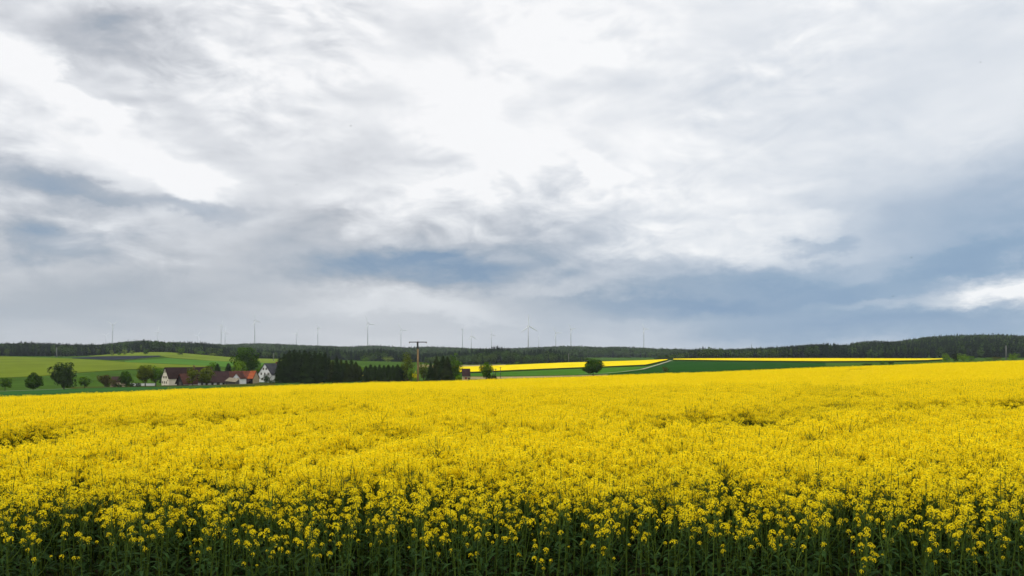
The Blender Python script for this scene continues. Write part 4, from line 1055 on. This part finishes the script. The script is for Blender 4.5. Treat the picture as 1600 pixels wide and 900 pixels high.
# darkness of the cloud (0 white, 1 darkest blue): centre, half-axes, tilt (deg, counter-clockwise), amount, [firm edge]
DARK = [
 (70, 15, 150, 48, -18, 0.26, 1), (255, 80, 110, 50, -14, 0.23, 1), (150, 120, 80, 24, -42, 0.18, 1), (330, 20, 90, 40, 0, 0.08),
 (60, 180, 110, 55, -30, 0.12), (10, 272, 150, 34, -14, 0.30, 1), (120, 298, 120, 16, -5, 0.20, 1), (300, 336, 76, 16, -2, 0.26, 1), (130, 382, 95, 24, -3, 0.26, 1), (20, 362, 90, 22, 0, 0.16),
 (300, 190, 130, 34, -34, 0.12, 1), (520, 250, 150, 50, -12, 0.12), (420, 330, 150, 46, -10, 0.14), (200, 350, 220, 40, -5, 0.10), (620, 350, 120, 24, -6, 0.10, 1), (520, 330, 60, 26, 0, 0.08),
 (655, 428, 210, 30, -1, 0.46, 1), (560, 402, 160, 34, -4, 0.22), (800, 402, 170, 34, 2, 0.26, 1), (500, 352, 60, 22, 0, 0.12), (900, 362, 110, 24, -6, 0.10, 1), (835, 288, 70, 26, -20, 0.14, 1), (730, 340, 120, 30, 0, 0.10),
 (1140, 460, 190, 24, 1, 0.32, 1), (980, 478, 190, 18, 0, 0.24, 1), (1230, 430, 110, 18, 3, 0.20, 1), (1265, 388, 50, 10, 0, 0.16, 1), (930, 425, 110, 22, 0, 0.14), (1090, 420, 110, 16, -3, 0.14, 1),
 (1640, 340, 180, 90, 0, 0.20), (1650, 200, 160, 150, 0, 0.15), (1560, 400, 130, 24, 0, 0.20, 1), (1500, 498, 280, 26, 0, 0.34), (1250, 500, 260, 34, 0, 0.22), (1390, 440, 120, 16, 5, 0.18, 1), (1420, 350, 160, 60, 0, 0.08),
 (1200, 130, 150, 90, -20, 0.07), (1330, 230, 170, 90, -10, 0.09), (1010, 110, 110, 60, -30, 0.05), (620, 60, 140, 50, -20, 0.05), (700, 30, 90, 30, 0, 0.05),
 (0, 470, 280, 66, 0, 0.27), (300, 475, 220, 60, 0, 0.08), (900, 505, 240, 26, 0, 0.10),
 # brighter places
 (30, 110, 120, 30, -32, -0.15, 1), (215, 235, 150, 26, -37, -0.12, 1), (290, 285, 60, 30, -20, -0.16, 1), (110, 200, 60, 30, -40, -0.10), (880, 60, 220, 100, 0, -0.06), (690, 150, 150, 40, -40, -0.10, 1), (780, 275, 50, 50, -30, -0.14, 1), (130, 335, 110, 12, -3, -0.10, 1),
 (905, 258, 60, 18, -40, -0.12, 1), (1110, 388, 120, 26, 2, -0.16, 1), (1500, 466, 60, 12, 6, -0.22), (1548, 456, 50, 17, 4, -0.34), (1596, 440, 44, 26, 0, -0.34), (1640, 440, 40, 40, 0, -0.2), (1225, 358, 60, 16, 0, -0.12, 1), (1050, 300, 120, 50, -10, -0.10), (560, 355, 30, 18, 0, -0.14, 1), (700, 484, 300, 14, 0, -0.12, 1), (1330, 468, 70, 8, 3, -0.10, 1), (1010, 520, 120, 16, 0, -0.06),
]
low = sstep(el, R(2.0), R(16.0), 0.38, 0.06)
d = mth('ADD', low, blobs(DARK))
n_big = noise(plane(1, 1, 0), 0.55, 5, 0.5, 0.2)
d = mth('ADD', d, mth('MULTIPLY', mth('SUBTRACT', n_big, 0.5), 0.20))
# torn wisps drawn out along the wind, strongest at the left
n_str = noise(plane(1.0, 0.6, 3.7), 1.2, 9, 0.55, 0.5)
d = mth('ADD', d, mth('MULTIPLY', mth('MULTIPLY', mth('SUBTRACT', n_str, 0.5), 0.30), mth('MULTIPLY', sstep(dx, 0.25, -0.25, 0.45, 1.0), sstep(el, R(2), R(9), 0.2, 1.0))))
# billows: relief of rounded cloud masses, bright on the side towards the hidden sun
patch = sstep(noise(ae, 1.1, 2, 0.5), 0.40, 0.60, 0.15, 1.0)
calm = mth('MULTIPLY', sstep(el, R(2.5), R(8), 0.10, 1.0), sstep(dx, 0.40, 0.0, 0.40, 1.0))
def relief(v, off, scale, det, rough, dist): return mth('SUBTRACT', noise(v, scale, det, rough, dist), noise(vmth('ADD', v, off), scale, det, rough, dist))
r1 = relief(ae, (-0.05, 0.16, 0.0), 1.7, 4, 0.50, 0.35)
r2 = relief(ae, (0.02, 0.06, 0.0), 4.2, 8, 0.56, 0.5)
d = mth('ADD', d, mth('MULTIPLY', r1, mth('MULTIPLY', calm, 0.75)))
d = mth('ADD', d, mth('MULTIPLY', r2, mth('MULTIPLY', mth('MULTIPLY', calm, patch), 0.85)), clamp=True)
def ramp(v, stops):
    n = N.new('ShaderNodeValToRGB'); L.new(v, n.inputs['Fac']); e = n.color_ramp.elements
    while len(e) < len(stops): e.new(0.5)
    for q, (p_, c_) in zip(e, stops): q.position = p_; q.color = c_
    return n.outputs['Color']
grey = ramp(d, [(0.0, rgb(251,251,252)), (0.10, rgb(241,242,244)), (0.25, rgb(222,224,228)), (0.45, rgb(194,197,203)), (0.65, rgb(168,175,185)), (1.0, rgb(128,150,174))])
blue = ramp(d, [(0.0, rgb(253,254,255)), (0.10, rgb(238,241,245)), (0.25, rgb(214,221,230)), (0.45, rgb(176,191,209)), (0.65, rgb(138,165,193)), (1.0, rgb(102,140,180))])
side = mth('ADD', sstep(dx, -0.20, 0.45), blobs([(660, 412, 200, 36, 0, 0.32), (60, 285, 160, 40, 0, 0.18), (300, 336, 80, 20, 0, 0.3), (130, 380, 90, 26, 0, 0.25)]), clamp=True)
cloud = mixc(side, grey, blue)
# the deck is brighter overhead and behind the camera, where the sun stands above it
boost = mth('MULTIPLY', sstep(el, R(24), R(60), 1.0, 2.5), 10.0)
cl = vmth('SCALE', cloud, scale=boost)
sky = N.new('ShaderNodeTexSky'); sky.sky_type = 'NISHITA'; sky.sun_disc = False; sky.sun_elevation = SUN_EL; sky.sun_rotation = SUN_AZ
sky.air_density = 1.0; sky.dust_density = 1.0; sky.ozone_density = 1.0
cover = sstep(d, 0.0, 0.12, 0.97, 0.94)
L.new(mixc(cover, sky.outputs[0], cl), bg.inputs['Color'])
try:
    world.cycles.sampling_method = 'MANUAL'; world.cycles.sample_map_resolution = 512
except Exception: pass

sun = bpy.data.lights.new('sun', 'SUN'); sun.energy = 1.5; sun.angle = R(20); sun.color = (1.0, 0.96, 0.90)
so = bpy.data.objects.new('sun', sun); COL.objects.link(so)
v = Vector((math.sin(SUN_AZ)*math.cos(SUN_EL), math.cos(SUN_AZ)*math.cos(SUN_EL), math.sin(SUN_EL)))
so.rotation_euler = v.to_track_quat('Z', 'Y').to_euler(); so.location = (0, 0, 300)

# ------------------------------------------------------------------ camera and render settings
cam = bpy.data.cameras.new('camera'); co = bpy.data.objects.new('camera', cam); COL.objects.link(co)
co.location = (0, 0, CZ); co.rotation_euler = (R(90), 0, 0)
cam.sensor_width = 36.0; cam.lens = 36.0*F/1600.0; cam.shift_y = (HY-450.0)/1600.0
cam.clip_start = 0.1; cam.clip_end = 20000
sc.camera = co
sc.view_settings.view_transform = 'Standard'; sc.view_settings.look = 'None'; sc.view_settings.gamma = 1.0; sc.view_settings.use_curve_mapping = False
sc.view_settings.exposure = 0.0
sc.render.engine = 'CYCLES'
cy = sc.cycles
cy.max_bounces = 5; cy.diffuse_bounces = 3; cy.glossy_bounces = 1; cy.transmission_bounces = 3; cy.volume_bounces = 0; cy.transparent_max_bounces = 4
cy.use_denoising = True
cy.sample_clamp_indirect = 4.0
